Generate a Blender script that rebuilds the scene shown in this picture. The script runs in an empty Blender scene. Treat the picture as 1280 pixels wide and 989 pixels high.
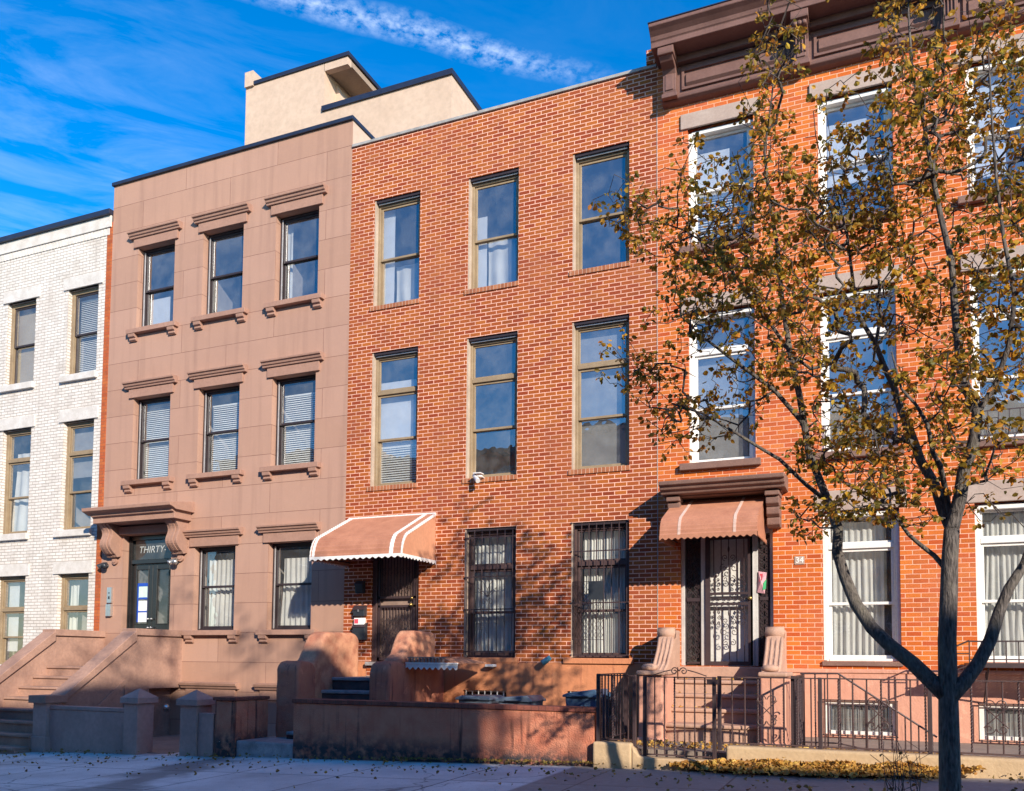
import bpy, math, random
import numpy as np
from mathutils import Vector, noise as mnoise
random.seed(11)
S = bpy.context.scene
COL = S.collection
R = math.radians
# ------------------------------------------------------------------ camera
cam_d = bpy.data.cameras.new("camera")
cam = bpy.data.objects.new("camera", cam_d)
COL.objects.link(cam)
S.camera = cam
cam.location = (0, -13.44, 1.65)
cam_d.sensor_width = 36.0
cam_d.lens = 1083.5/1280*36
cam_d.shift_y = (764.7-494.5)/1280
cam_d.clip_end = 3000
def cam_axes():
    yaw, pitch, roll = R(23.18), R(3.19), R(.46)
    fw0 = Vector((-math.sin(yaw), math.cos(yaw), 0)); r0 = Vector((math.cos(yaw), math.sin(yaw), 0)); up = Vector((0, 0, 1))
    fw = fw0*math.cos(pitch)+up*math.sin(pitch); u2 = up*math.cos(pitch)-fw0*math.sin(pitch)
    r = r0*math.cos(roll)+u2*math.sin(roll); u = u2*math.cos(roll)-r0*math.sin(roll)
    return r, u, fw
from mathutils import Matrix
_r, _u, _f = cam_axes()
cam.rotation_euler = Matrix((_r, _u, -_f)).transposed().to_euler()
# ------------------------------------------------------------------ light
SUN = Vector((1.05, -1.0, .58)).normalized()      # towards the sun
elev = math.asin(SUN.z)
sun_d = bpy.data.lights.new("sun", 'SUN')
sun_d.energy = 5.0
sun_d.angle = R(.53)
sun_d.color = (1.0, .90, .76)
sun = bpy.data.objects.new("sun", sun_d); COL.objects.link(sun)
sun.rotation_euler = SUN.to_track_quat('Z', 'Y').to_euler()
sun.location = (10, -20, 20)
S.view_settings.view_transform = 'Standard'
S.view_settings.look = 'None'
S.view_settings.exposure = 0.55
S.view_settings.gamma = 1
W = bpy.data.worlds.new("World"); S.world = W; W.use_nodes = True
nt = W.node_tree; N = nt.nodes; L = nt.links
for n in list(N): N.remove(n)
def nd(tree, t, **kw):
    n = tree.nodes.new(t)
    for k, v in kw.items(): setattr(n, k, v)
    return n
def mth(tree, op, a, b=None, clamp=False):
    n = tree.nodes.new('ShaderNodeMath'); n.operation = op; n.use_clamp = clamp
    for i, v in enumerate((a, b)):
        if v is None: continue
        if isinstance(v, (int, float)): n.inputs[i].default_value = v
        else: tree.links.new(v, n.inputs[i])
    return n.outputs[0]
sky = nd(nt, 'ShaderNodeTexSky', sky_type='NISHITA', sun_disc=False)
sky.sun_elevation = elev
sky.sun_rotation = math.atan2(SUN.x, SUN.y)
sky.air_density = 1.0; sky.dust_density = .15; sky.ozone_density = 3.0; sky.altitude = 200
hs = nd(nt, 'ShaderNodeHueSaturation'); hs.inputs['Saturation'].default_value = 1.42; hs.inputs['Value'].default_value = 1.3
hs.inputs['Hue'].default_value = .505
L.new(sky.outputs[0], hs.inputs['Color'])
tc = nd(nt, 'ShaderNodeTexCoord')
sp = nd(nt, 'ShaderNodeSeparateXYZ'); L.new(tc.outputs['Generated'], sp.inputs[0])
zc = mth(nt, 'MAXIMUM', sp.outputs[2], .04)
px = mth(nt, 'DIVIDE', sp.outputs[0], zc); py = mth(nt, 'DIVIDE', sp.outputs[1], zc)
# high cloud sheet, plane coordinates (px,py); the mottled band runs along line a->b
CA, CB = (-.92, .90), (-.46, 1.375)
dx, dy = CB[0]-CA[0], CB[1]-CA[1]; ln = math.hypot(dx, dy); dx /= ln; dy /= ln
qx = mth(nt, 'SUBTRACT', px, CA[0]); qy = mth(nt, 'SUBTRACT', py, CA[1])
along = mth(nt, 'ADD', mth(nt, 'MULTIPLY', qx, dx), mth(nt, 'MULTIPLY', qy, dy))
across = mth(nt, 'SUBTRACT', mth(nt, 'MULTIPLY', qy, dx), mth(nt, 'MULTIPLY', qx, dy))
cv = nd(nt, 'ShaderNodeCombineXYZ'); L.new(along, cv.inputs[0]); L.new(across, cv.inputs[1])
nw = nd(nt, 'ShaderNodeTexNoise'); nw.inputs['Scale'].default_value = 2.2; nw.inputs['Detail'].default_value = 4
L.new(cv.outputs[0], nw.inputs['Vector'])
acr = mth(nt, 'ADD', across, mth(nt, 'MULTIPLY', mth(nt, 'SUBTRACT', nw.outputs[0], .5), .09))
band = mth(nt, 'SUBTRACT', 1.0, mth(nt, 'DIVIDE', mth(nt, 'ABSOLUTE', acr), .04), True)
nm = nd(nt, 'ShaderNodeTexNoise'); nm.inputs['Scale'].default_value = 42; nm.inputs['Detail'].default_value = 5; nm.inputs['Roughness'].default_value = .6
L.new(cv.outputs[0], nm.inputs['Vector'])
mott = nd(nt, 'ShaderNodeMapRange'); mott.inputs[1].default_value = .38; mott.inputs[2].default_value = .68
L.new(nm.outputs[0], mott.inputs[0])
fade = nd(nt, 'ShaderNodeMapRange'); fade.inputs[1].default_value = -.15; fade.inputs[2].default_value = .2; L.new(along, fade.inputs[0])
fade2 = nd(nt, 'ShaderNodeMapRange'); fade2.inputs[1].default_value = .74; fade2.inputs[2].default_value = .5; L.new(along, fade2.inputs[0])
bandm = mth(nt, 'MULTIPLY', mth(nt, 'MULTIPLY', mth(nt, 'MULTIPLY', band, mott.outputs[0]), .46), mth(nt, 'MULTIPLY', fade.outputs[0], fade2.outputs[0]))
# wide thin cirrus streaks
mp = nd(nt, 'ShaderNodeMapping'); mp.inputs['Scale'].default_value = (1.6, 3.6, 1)
cv2 = nd(nt, 'ShaderNodeCombineXYZ'); L.new(px, cv2.inputs[0]); L.new(py, cv2.inputs[1])
L.new(cv.outputs[0], mp.inputs[0])
n3 = nd(nt, 'ShaderNodeTexNoise'); n3.inputs['Scale'].default_value = 1.6; n3.inputs['Detail'].default_value = 9; n3.inputs['Roughness'].default_value = .62; n3.inputs['Distortion'].default_value = .5
L.new(mp.outputs[0], n3.inputs['Vector'])
cir = nd(nt, 'ShaderNodeMapRange'); cir.inputs[1].default_value = .45; cir.inputs[2].default_value = .85; L.new(n3.outputs[0], cir.inputs[0])
n4 = nd(nt, 'ShaderNodeTexNoise'); n4.inputs['Scale'].default_value = .7; n4.inputs['Detail'].default_value = 2
L.new(cv2.outputs[0], n4.inputs['Vector'])
cov = nd(nt, 'ShaderNodeMapRange'); cov.inputs[1].default_value = -.75; cov.inputs[2].default_value = -1.35; L.new(px, cov.inputs[0])
cirm = mth(nt, 'MULTIPLY', mth(nt, 'MULTIPLY', cir.outputs[0], mth(nt, 'ADD', cov.outputs[0], .12)), .21)
cl = mth(nt, 'MAXIMUM', bandm, cirm, True)
mx = nd(nt, 'ShaderNodeMix', data_type='RGBA')
L.new(cl, mx.inputs[0]); L.new(hs.outputs[0], mx.inputs[6]); mx.inputs[7].default_value = (6.4, 7.2, 8.6, 1)
bg = nd(nt, 'ShaderNodeBackground'); bg.inputs[1].default_value = .14
L.new(mx.outputs[2], bg.inputs[0])
wo = nd(nt, 'ShaderNodeOutputWorld'); L.new(bg.outputs[0], wo.inputs[0])

# ------------------------------------------------------------------ materials
def new_mat(name):
    m = bpy.data.materials.new(name); m.use_nodes = True
    t = m.node_tree
    b = t.nodes['Principled BSDF']
    m.use_transparent_shadow = True
    return m, t, b
def rgba(c): return (c[0], c[1], c[2], 1)
def world_vec(t, mode='world'):
    g = nd(t, 'ShaderNodeNewGeometry')
    if mode == 'world': return g.outputs['Position']
    s = nd(t, 'ShaderNodeSeparateXYZ'); t.links.new(g.outputs['Position'], s.inputs[0])
    c = nd(t, 'ShaderNodeCombineXYZ')
    if mode == 'wall':      # (x+y, z)
        t.links.new(mth(t, 'ADD', s.outputs[0], s.outputs[1]), c.inputs[0]); t.links.new(s.outputs[2], c.inputs[1])
    return c.outputs[0]
def noise_fac(t, vec, scale, detail=4, lo=.3, hi=.7, rough=.55):
    n = nd(t, 'ShaderNodeTexNoise'); n.inputs['Scale'].default_value = scale; n.inputs['Detail'].default_value = detail; n.inputs['Roughness'].default_value = rough
    t.links.new(vec, n.inputs['Vector'])
    r = nd(t, 'ShaderNodeMapRange'); r.inputs[1].default_value = lo; r.inputs[2].default_value = hi
    t.links.new(n.outputs[0], r.inputs[0])
    return r.outputs[0]
def mixc(t, fac, a, b, mode='MIX'):
    m = nd(t, 'ShaderNodeMix', data_type='RGBA', blend_type=mode)
    if isinstance(fac, (int, float)): m.inputs[0].default_value = fac
    else: t.links.new(fac, m.inputs[0])
    for i, v in ((6, a), (7, b)):
        if isinstance(v, tuple): m.inputs[i].default_value = rgba(v)
        else: t.links.new(v, m.inputs[i])
    return m.outputs[2]
def bump(t, b, h, strength=.3, dist=.01, prev=None):
    n = nd(t, 'ShaderNodeBump'); n.inputs['Strength'].default_value = strength; n.inputs['Distance'].default_value = dist
    t.links.new(h, n.inputs['Height'])
    if prev is not None: t.links.new(prev, n.inputs['Normal'])
    t.links.new(n.outputs[0], b.inputs['Normal'])
    return n.outputs[0]
def plain(name, c1, c2=None, rough=.7, scale=3, bscale=40, bstr=.25, bdist=.004, metal=0, lo=.3, hi=.7, spec=.4, vary=None):
    m, t, b = new_mat(name)
    v = world_vec(t)
    c2 = c2 or tuple(x*.75 for x in c1)
    f = noise_fac(t, v, scale, 6, lo, hi)
    col = mixc(t, f, c1, c2)
    f2 = noise_fac(t, v, scale*9, 4, .35, .75)
    col = mixc(t, mth(t, 'MULTIPLY', f2, .35), col, tuple(x*.6 for x in c2))
    t.links.new(col, b.inputs['Base Color'])
    b.inputs['Roughness'].default_value = rough; b.inputs['Metallic'].default_value = metal
    b.inputs['Specular IOR Level'].default_value = spec
    bump(t, b, noise_fac(t, v, bscale, 5, .2, .8), bstr, bdist)
    return m
def brick(name, ca, cb, mortar, bw=.203, bh=.0677, ms=.011, dirt=(.2, .1, .07), dirtamt=.35, tint=None, tintamt=.5, bdist=.006, offset=.5, burnt=.38, burnamt=.6):
    m, t, b = new_mat(name)
    v = world_vec(t, 'wall')
    # small wobble so courses are not ruler straight
    wn = nd(t, 'ShaderNodeTexNoise'); wn.inputs['Scale'].default_value = 9; wn.inputs['Detail'].default_value = 2
    t.links.new(v, wn.inputs['Vector'])
    vm = nd(t, 'ShaderNodeVectorMath', operation='MULTIPLY_ADD'); t.links.new(wn.outputs['Color'], vm.inputs[0])
    vm.inputs[1].default_value = (.007, .005, 0); t.links.new(v, vm.inputs[2])
    bt = nd(t, 'ShaderNodeTexBrick'); t.links.new(vm.outputs[0], bt.inputs['Vector'])
    bt.offset = offset; bt.inputs['Scale'].default_value = 1
    bt.inputs['Brick Width'].default_value = bw; bt.inputs['Row Height'].default_value = bh
    bt.inputs['Mortar Size'].default_value = ms*.5; bt.inputs['Mortar Smooth'].default_value = .25
    bt.inputs['Color1'].default_value = rgba(ca); bt.inputs['Color2'].default_value = rgba(cb); bt.inputs['Mortar'].default_value = rgba(mortar)
    bt.inputs['Bias'].default_value = -.05
    wv = world_vec(t)
    col = bt.outputs['Color']
    # one random value per brick: burnt, pale and patched bricks
    sx = nd(t, 'ShaderNodeSeparateXYZ'); t.links.new(vm.outputs[0], sx.inputs[0])
    row = mth(t, 'FLOOR', mth(t, 'DIVIDE', sx.outputs[1], bh))
    even = mth(t, 'SUBTRACT', 1.0, mth(t, 'ABSOLUTE', mth(t, 'MODULO', row, 2.0)))
    cell = mth(t, 'FLOOR', mth(t, 'ADD', mth(t, 'DIVIDE', sx.outputs[0], bw), mth(t, 'MULTIPLY', even, offset)))
    cc = nd(t, 'ShaderNodeCombineXYZ'); t.links.new(cell, cc.inputs[0]); t.links.new(row, cc.inputs[1])
    wn2 = nd(t, 'ShaderNodeTexWhiteNoise', noise_dimensions='2D'); t.links.new(cc.outputs[0], wn2.inputs['Vector'])
    big = noise_fac(t, wv, 1.1, 3, .3, .7)
    amt = mth(t, 'MULTIPLY', mth(t, 'POWER', wn2.outputs['Value'], 3.0), mth(t, 'ADD', mth(t, 'MULTIPLY', big, .5), .25))
    isb = mth(t, 'SUBTRACT', 1.0, bt.outputs['Fac'])
    col = mixc(t, mth(t, 'MULTIPLY', mth(t, 'MULTIPLY', amt, isb), burnamt), col, tuple(x*burnt for x in ca))
    mps = nd(t, 'ShaderNodeMapping'); mps.inputs['Scale'].default_value = (4, 4, .35); t.links.new(wv, mps.inputs[0])
    col = mixc(t, mth(t, 'MULTIPLY', noise_fac(t, mps.outputs[0], 1.2, 6, .52, .8), dirtamt*.7), col, tuple(x*.8 for x in dirt))
    if tint:
        col = mixc(t, mth(t, 'MULTIPLY', noise_fac(t, wv, .9, 5, .45, .75), tintamt), col, tint)
    col = mixc(t, mth(t, 'MULTIPLY', noise_fac(t, wv, 2.3, 8, .5, .85), dirtamt), col, dirt)
    g = noise_fac(t, wv, 60, 3, .3, .7)
    gm = nd(t, 'ShaderNodeMapRange'); gm.inputs[3].default_value = .82; gm.inputs[4].default_value = 1.15; t.links.new(g, gm.inputs[0])
    mm = nd(t, 'ShaderNodeVectorMath', operation='SCALE'); t.links.new(col, mm.inputs[0]); t.links.new(gm.outputs[0], mm.inputs[3])
    t.links.new(mm.outputs[0], b.inputs['Base Color'])
    b.inputs['Roughness'].default_value = .85; b.inputs['Specular IOR Level'].default_value = .25
    inv = mth(t, 'SUBTRACT', 1.0, bt.outputs['Fac'])
    h = mth(t, 'ADD', inv, mth(t, 'MULTIPLY', g, .25))
    bump(t, b, h, .8, bdist)
    return m
def ashlar(name, ca, cb, line, bw, bh, joint=.008, stain=(.3, .2, .16), off=.5, zoff=0):
    m, t, b = new_mat(name)
    v = world_vec(t, 'wall')
    vm = nd(t, 'ShaderNodeVectorMath', operation='ADD'); t.links.new(v, vm.inputs[0]); vm.inputs[1].default_value = (.3, zoff, 0)
    bt = nd(t, 'ShaderNodeTexBrick'); t.links.new(vm.outputs[0], bt.inputs['Vector']); bt.offset = off
    bt.inputs['Scale'].default_value = 1; bt.inputs['Brick Width'].default_value = bw; bt.inputs['Row Height'].default_value = bh
    bt.inputs['Mortar Size'].default_value = joint*.5; bt.inputs['Mortar Smooth'].default_value = .1
    bt.inputs['Color1'].default_value = rgba(ca); bt.inputs['Color2'].default_value = rgba(cb); bt.inputs['Mortar'].default_value = rgba(line)
    wv = world_vec(t)
    col = mixc(t, mth(t, 'MULTIPLY', noise_fac(t, wv, .8, 8, .4, .75), .35), bt.outputs['Color'], stain)
    col = mixc(t, mth(t, 'MULTIPLY', noise_fac(t, wv, 7, 8, .5, .8), .3), col, tuple(x*1.25 for x in ca))
    col = mixc(t, mth(t, 'MULTIPLY', noise_fac(t, wv, 30, 6, .45, .8), .25), col, stain)
    mps = nd(t, 'ShaderNodeMapping'); mps.inputs['Scale'].default_value = (5, 5, .3); t.links.new(wv, mps.inputs[0])
    col = mixc(t, mth(t, 'MULTIPLY', noise_fac(t, mps.outputs[0], 1.1, 7, .5, .78), .5), col, tuple(x*.72 for x in stain))
    col = mixc(t, mth(t, 'MULTIPLY', noise_fac(t, wv, 2.2, 9, .56, .66, .7), .22), col, tuple(x*1.35 for x in stain))
    t.links.new(col, b.inputs['Base Color']); b.inputs['Roughness'].default_value = .9; b.inputs['Specular IOR Level'].default_value = .2
    n1 = bump(t, b, mth(t, 'SUBTRACT', 1.0, bt.outputs['Fac']), .7, .008)
    bump(t, b, noise_fac(t, wv, 70, 5, .2, .8), .25, .004, n1)
    return m
def glass(name, refl=.16, tint=(.93, .95, .96), wav=.05):
    m, t, b = new_mat(name); t.nodes.remove(b)
    out = t.nodes['Material Output']
    tr = nd(t, 'ShaderNodeBsdfTransparent'); tr.inputs[0].default_value = rgba(tint)
    gl = nd(t, 'ShaderNodeBsdfGlossy'); gl.inputs['Roughness'].default_value = .004; gl.inputs['Color'].default_value = (.95, .97, 1, 1)
    gg = nd(t, 'ShaderNodeNewGeometry'); dp = nd(t, 'ShaderNodeVectorMath', operation='DOT_PRODUCT')
    t.links.new(gg.outputs['Incoming'], dp.inputs[0]); t.links.new(gg.outputs['True Normal'], dp.inputs[1])
    sch = mth(t, 'POWER', mth(t, 'SUBTRACT', 1.0, mth(t, 'ABSOLUTE', dp.outputs['Value'])), 5.0)
    f = mth(t, 'ADD', mth(t, 'MULTIPLY', sch, .9-refl), refl, True)
    mxs = nd(t, 'ShaderNodeMixShader'); t.links.new(f, mxs.inputs[0]); t.links.new(tr.outputs[0], mxs.inputs[1]); t.links.new(gl.outputs[0], mxs.inputs[2])
    v = world_vec(t)
    n = nd(t, 'ShaderNodeBump'); n.inputs['Strength'].default_value = 1; n.inputs['Distance'].default_value = wav*.05
    t.links.new(noise_fac(t, v, 2.5, 2, 0, 1), n.inputs['Height'])
    t.links.new(n.outputs[0], gl.inputs['Normal']); 
    df = nd(t, 'ShaderNodeBsdfDiffuse'); df.inputs[0].default_value = (.55, .56, .55, 1)
    dust = nd(t, 'ShaderNodeMixShader'); t.links.new(mth(t, 'ADD', mth(t, 'MULTIPLY', noise_fac(t, v, 3.5, 7, .4, .75), .10), .045), dust.inputs[0])
    t.links.new(mxs.outputs[0], dust.inputs[1]); t.links.new(df.outputs[0], dust.inputs[2])
    t.links.new(dust.outputs[0], out.inputs[0])
    return m
def cloth(name, c):
    m, t, b = new_mat(name)
    v = world_vec(t)
    t.links.new(mixc(t, noise_fac(t, v, 4, 4), c, tuple(x*.85 for x in c)), b.inputs['Base Color'])
    b.inputs['Roughness'].default_value = .9
    tl = nd(t, 'ShaderNodeBsdfTranslucent'); tl.inputs[0].default_value = rgba(c)
    ms = nd(t, 'ShaderNodeMixShader'); ms.inputs[0].default_value = .22
    t.links.new(b.outputs[0], ms.inputs[1]); t.links.new(tl.outputs[0], ms.inputs[2]); t.links.new(ms.outputs[0], t.nodes['Material Output'].inputs[0])
    return m
def leafmat(name, stops, trans=.35):
    m, t, b = new_mat(name)
    g = nd(t, 'ShaderNodeNewGeometry')
    cr = nd(t, 'ShaderNodeValToRGB'); cr.color_ramp.interpolation = 'CONSTANT' if False else 'LINEAR'
    e = cr.color_ramp.elements
    while len(e) > 1: e.remove(e[-1])
    e[0].position = stops[0][0]; e[0].color = rgba(stops[0][1])
    for p, c in stops[1:]:
        k = e.new(p); k.color = rgba(c)
    t.links.new(g.outputs['Random Per Island'], cr.inputs[0])
    v = g.outputs['Position']
    col = mixc(t, mth(t, 'MULTIPLY', noise_fac(t, v, .9, 3, .35, .65), .45), cr.outputs[0], (.42, .2, .03))
    col = mixc(t, mth(t, 'MULTIPLY', noise_fac(t, v, 40, 3, .5, .8), .4), col, (.1, .05, .02))
    t.links.new(col, b.inputs['Base Color']); b.inputs['Roughness'].default_value = .5; b.inputs['Specular IOR Level'].default_value = .35
    tl = nd(t, 'ShaderNodeBsdfTranslucent'); t.links.new(col, tl.inputs[0])
    ms = nd(t, 'ShaderNodeMixShader'); ms.inputs[0].default_value = trans
    t.links.new(b.outputs[0], ms.inputs[1]); t.links.new(tl.outputs[0], ms.inputs[2]); t.links.new(ms.outputs[0], t.nodes['Material Output'].inputs[0])
    return m
def streaky(name, c1, c2, dark, scale=3, hmin=.0, rough=.85, bstr=.5, peelamt=.35):
    """painted stucco with vertical dirt runs and dark damp foot"""
    m, t, b = new_mat(name)
    wv = world_vec(t)
    mpn = nd(t, 'ShaderNodeMapping'); mpn.inputs['Scale'].default_value = (13, 13, .5); t.links.new(wv, mpn.inputs[0])
    col = mixc(t, noise_fac(t, wv, scale, 7, .3, .7), c1, c2)
    st = mth(t, 'MULTIPLY', noise_fac(t, mpn.outputs[0], 1.1, 7, .56, .66), noise_fac(t, wv, 1.6, 5, .38, .62))
    col = mixc(t, mth(t, 'MULTIPLY', st, .85), col, dark)
    peel = noise_fac(t, wv, 5.5, 9, .60, .63, .7)
    col = mixc(t, mth(t, 'MULTIPLY', peel, peelamt), col, tuple(min(.8, x*1.5) for x in c1))
    crk = noise_fac(t, wv, 13, 8, .655, .67, .75)
    col = mixc(t, mth(t, 'MULTIPLY', crk, .7), col, dark)
    s = nd(t, 'ShaderNodeSeparateXYZ'); t.links.new(wv, s.inputs[0])
    foot = nd(t, 'ShaderNodeMapRange'); foot.inputs[1].default_value = hmin+.32; foot.inputs[2].default_value = hmin+.08; t.links.new(s.outputs[2], foot.inputs[0])
    ff = mth(t, 'MULTIPLY', foot.outputs[0], noise_fac(t, wv, 9, 7, .3, .55))
    col = mixc(t, ff, col, (.05, .045, .05))
    sp_ = noise_fac(t, wv, 38, 4, .68, .72)
    col = mixc(t, mth(t, 'MULTIPLY', sp_, mth(t, 'ADD', ff, .12)), col, (.5, .45, .43))
    t.links.new(col, b.inputs['Base Color']); b.inputs['Roughness'].default_value = rough
    b.inputs['Specular IOR Level'].default_value = .25
    n1 = bump(t, b, noise_fac(t, wv, 55, 6, .2, .8), bstr, .012)
    bump(t, b, noise_fac(t, wv, 8, 4, .2, .8), .35, .02, n1)
    return m
M = {}
M['white_brick'] = brick('white_painted_brick', (.69, .64, .58), (.77, .72, .66), (.36, .30, .25), dirt=(.40, .34, .28), dirtamt=.7, tint=(.62, .52, .44), tintamt=.3, bdist=.008, ms=.0145, burnt=.72, burnamt=.8)
M['party_brick'] = brick('red_party_brick', (.42, .09, .03), (.5, .14, .04), (.3, .1, .05))
M['tan_brick'] = brick('brown_red_face_brick', (.27, .044, .012), (.41, .115, .019), (.86, .48, .35), ms=.0155, dirt=(.22, .07, .04), dirtamt=.4, tint=(.36, .11, .05), tintamt=.45)
M['orange_brick'] = brick('orange_face_brick', (.47, .08, .015), (.63, .175, .024), (.84, .47, .32), ms=.0115, dirt=(.4, .12, .06), dirtamt=.4, tint=(.56, .2, .12), tintamt=.4, bdist=.003)
M['soldier'] = brick('brick_sill', (.34, .11, .05), (.46, .18, .08), (.6, .38, .27), bw=.0677, bh=.5, ms=.012, offset=0)
M['far_brick'] = brick('far_brown_brick', (.26, .12, .08), (.33, .16, .1), (.36, .3, .26))
M['brownstone'] = ashlar('brownstone_stucco', (.385, .225, .16), (.44, .265, .195), (.22, .11, .08), 2.35, .578, .010, stain=(.33, .19, .145), zoff=.17)
M['brown_trim'] = plain('brownstone_trim', (.41, .235, .17), (.33, .185, .135), .85, 2.2, 60, .2)
M['brown_stoop'] = plain('brownstone_stoop', (.44, .26, .19), (.29, .17, .13), .85, 2.2, 45, .45, .008, lo=.36, hi=.66)
M['brown_grey'] = plain('grey_brown_pier', (.50, .31, .255), (.38, .235, .195), .85, 1.7, 45, .3, .006)
M['stone'] = plain('limestone_lintel', (.46, .36, .30), (.38, .28, .23), .85, 3, 50, .25)
M['dark_stone'] = plain('dark_brownstone', (.25, .14, .105), (.17, .095, .075), .8, 4, 60, .6, .006)
M['cornice'] = plain('cornice_paint', (.20, .105, .085), (.15, .075, .06), .6, 3, 40, .15)
M['white_paint'] = plain('white_paint', (.82, .80, .76), (.72, .69, .64), .55, 3, 60, .1)
M['white_stone'] = plain('white_painted_stone', (.72, .68, .63), (.56, .51, .45), .75, 5, 50, .3)
M['olive_frame'] = plain('weathered_tan_frame', (.34, .25, .15), (.24, .17, .10), .6, 4, 50, .2)
M['tan_jamb'] = plain('pale_jamb', (.52, .42, .33), (.4, .3, .22), .7, 4, 50, .2)
M['dark_frame'] = plain('dark_window_frame', (.045, .032, .035), (.03, .022, .025), .45, 4, 60, .1)
M['aluminium'] = plain('aluminium_track', (.55, .55, .55), (.4, .4, .4), .4, 5, 60, .1, metal=.4)
M['navy'] = plain('navy_coping', (.022, .03, .06), (.016, .02, .04), .4, 5, 60, .1, spec=.5)
M['grey_coping'] = plain('grey_coping', (.42, .4, .38), (.25, .24, .23), .8, 7, 50, .4)
M['cream'] = plain('cream_stucco', (.60, .45, .34), (.55, .405, .30), .9, .9, 70, .3)
M['soffit'] = plain('soffit', (.36, .27, .2), (.3, .22, .16), .9)
M['salmon'] = streaky('salmon_stucco', (.60, .24, .115), (.52, .2, .095), (.33, .12, .07), 1.5, hmin=-.3, bstr=.25)
M['salmon_pale'] = streaky('pale_salmon_stucco', (.60, .30, .21), (.54, .265, .185), (.42, .2, .14), 1.5, hmin=-.3, bstr=.25)
M['red_wall'] = streaky('red_garden_wall', (.50, .15, .085), (.60, .25, .15), (.05, .02, .02), 4, hmin=.3, bstr=1.0, peelamt=.3)
M['wall_cap'] = brick('red_brick_cap', (.2, .06, .045), (.26, .085, .055), (.12, .05, .04), bw=.1, bh=.5, ms=.01, offset=0)
M['stoop_dapple_paint'] = plain('dappled_orange_stoop_paint', (.64, .31, .18), (.44, .17, .10), .85, 4.5, 40, .5, .01, lo=.4, hi=.62)  # orange paint; its bright and dark blotches also imitate dappled sun
M['stoop_red'] = streaky('red_stoop_paint', (.52, .20, .12), (.38, .13, .085), (.1, .04, .04), 3, hmin=.1, bstr=.5)
M['step_stone'] = plain('worn_bluestone_step', (.46, .43, .42), (.2, .18, .18), .8, 5, 40, .5, .01)
M['step_riser'] = plain('dark_riser', (.12, .08, .075), (.05, .04, .045), .85, 6, 40, .6, .01)
M['tan_curb'] = plain('tan_curb', (.56, .40, .235), (.48, .33, .19), .85, 2.5, 40, .35, .008)
M['pink_step'] = plain('pink_stone_step', (.52, .32, .23), (.42, .25, .18), .85, 2.5, 40, .35, .008)
M['iron'] = plain('painted_iron', (.035, .022, .026), (.06, .035, .035), .5, 8, 80, .2, spec=.5)
M['iron_brown'] = plain('brown_painted_iron', (.09, .05, .045), (.06, .035, .035), .5, 8, 80, .2, spec=.5)
M['black_paint'] = plain('black_gloss_paint', (.012, .012, .013), (.02, .02, .02), .25, 5, 60, .05, spec=.6)
M['brown_door'] = plain('brown_door', (.36, .25, .20), (.24, .16, .13), .6, 5, 40, .2)
M['door_white'] = plain('pale_door_panel', (.68, .66, .62), (.6, .58, .55), .5)
M['interior'] = plain('interior_plaster', (.34, .31, .28), (.3, .27, .25), .9, 1)
M['floor_wood'] = plain('interior_floor', (.12, .08, .05))
M['roofing'] = plain('roofing_felt', (.06, .06, .065))
M['awning'] = plain('rust_orange_awning', (.52, .235, .14), (.40, .17, .10), .45, 5, 60, .1)
M['awning_side'] = plain('salmon_awning_side', (.58, .28, .165), (.52, .24, .14), .5, 2, 60, .05)
M['awning_stripe'] = plain('faded_stripe', (.66, .48, .40), (.56, .38, .3), .5, 6, 60, .05)
M['awning_trim'] = plain('white_awning_trim', (.85, .82, .78), (.74, .7, .66), .45, 5, 60, .05)
M['glass'] = glass('window_glass', .17)
M['glass_blue'] = glass('reflective_window_glass', .27, (.9, .93, .95))
M['glass_dark'] = glass('dark_window_glass', .07, (.6, .62, .65))
M['glass_dim'] = glass('plain_window_glass', .05)
M['curtain'] = cloth('white_curtain', (.78, .76, .70))
M['blind'] = plain('white_blind', (.78, .78, .74), (.7, .7, .66), .5)
M['shade_white'] = cloth('white_roller_shade', (.8, .8, .8))
M['shade_tan'] = plain('tan_shade', (.42, .33, .2), (.36, .28, .17))
M['shade_grey'] = plain('grey_mesh_shade', (.3, .29, .27), (.22, .21, .2), .8, 6)
M['paper'] = plain('paper', (.85, .85, .83), (.78, .78, .76), .7)
M['pink_print'] = plain('pink_print', (.7, .4, .42), (.45, .2, .25), .6, 30)
M['paper_green'] = plain('green_tinted_paper', (.62, .8, .68), (.58, .76, .64), .7)
M['blue_tape'] = plain('blue_tape', (.02, .09, .5), (.02, .08, .42), .5)
M['dull_white'] = plain('dull_white_frame', (.56, .53, .5), (.42, .4, .38), .6, 4, 50, .15)
M['chrome'] = plain('brushed_steel', (.7, .69, .67), (.55, .54, .52), .3, 5, 60, .1, metal=.8)
M['brass'] = plain('brass', (.6, .42, .14), (.45, .3, .1), .3, metal=.9)
M['plastic_dark'] = plain('dark_plastic', (.035, .04, .05), (.025, .03, .035), .4)
M['bin'] = plain('grey_blue_bin_plastic', (.13, .17, .22), (.09, .12, .16), .4, 4)
M['bin_blue'] = plain('blue_bin_plastic', (.07, .13, .22), (.05, .10, .18), .4, 4)
M['white_plastic'] = plain('white_plastic', (.8, .78, .76), (.72, .7, .68), .4)
M['teal_plastic'] = plain('teal_floodlight', (.05, .25, .3), (.08, .1, .3), .4)
M['etched'] = plain('etched_lettering', (.5, .54, .55), (.42, .46, .46), .6)
M['red_paper'] = plain('red_sticker', (.75, .08, .12), (.7, .1, .12), .5)
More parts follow.
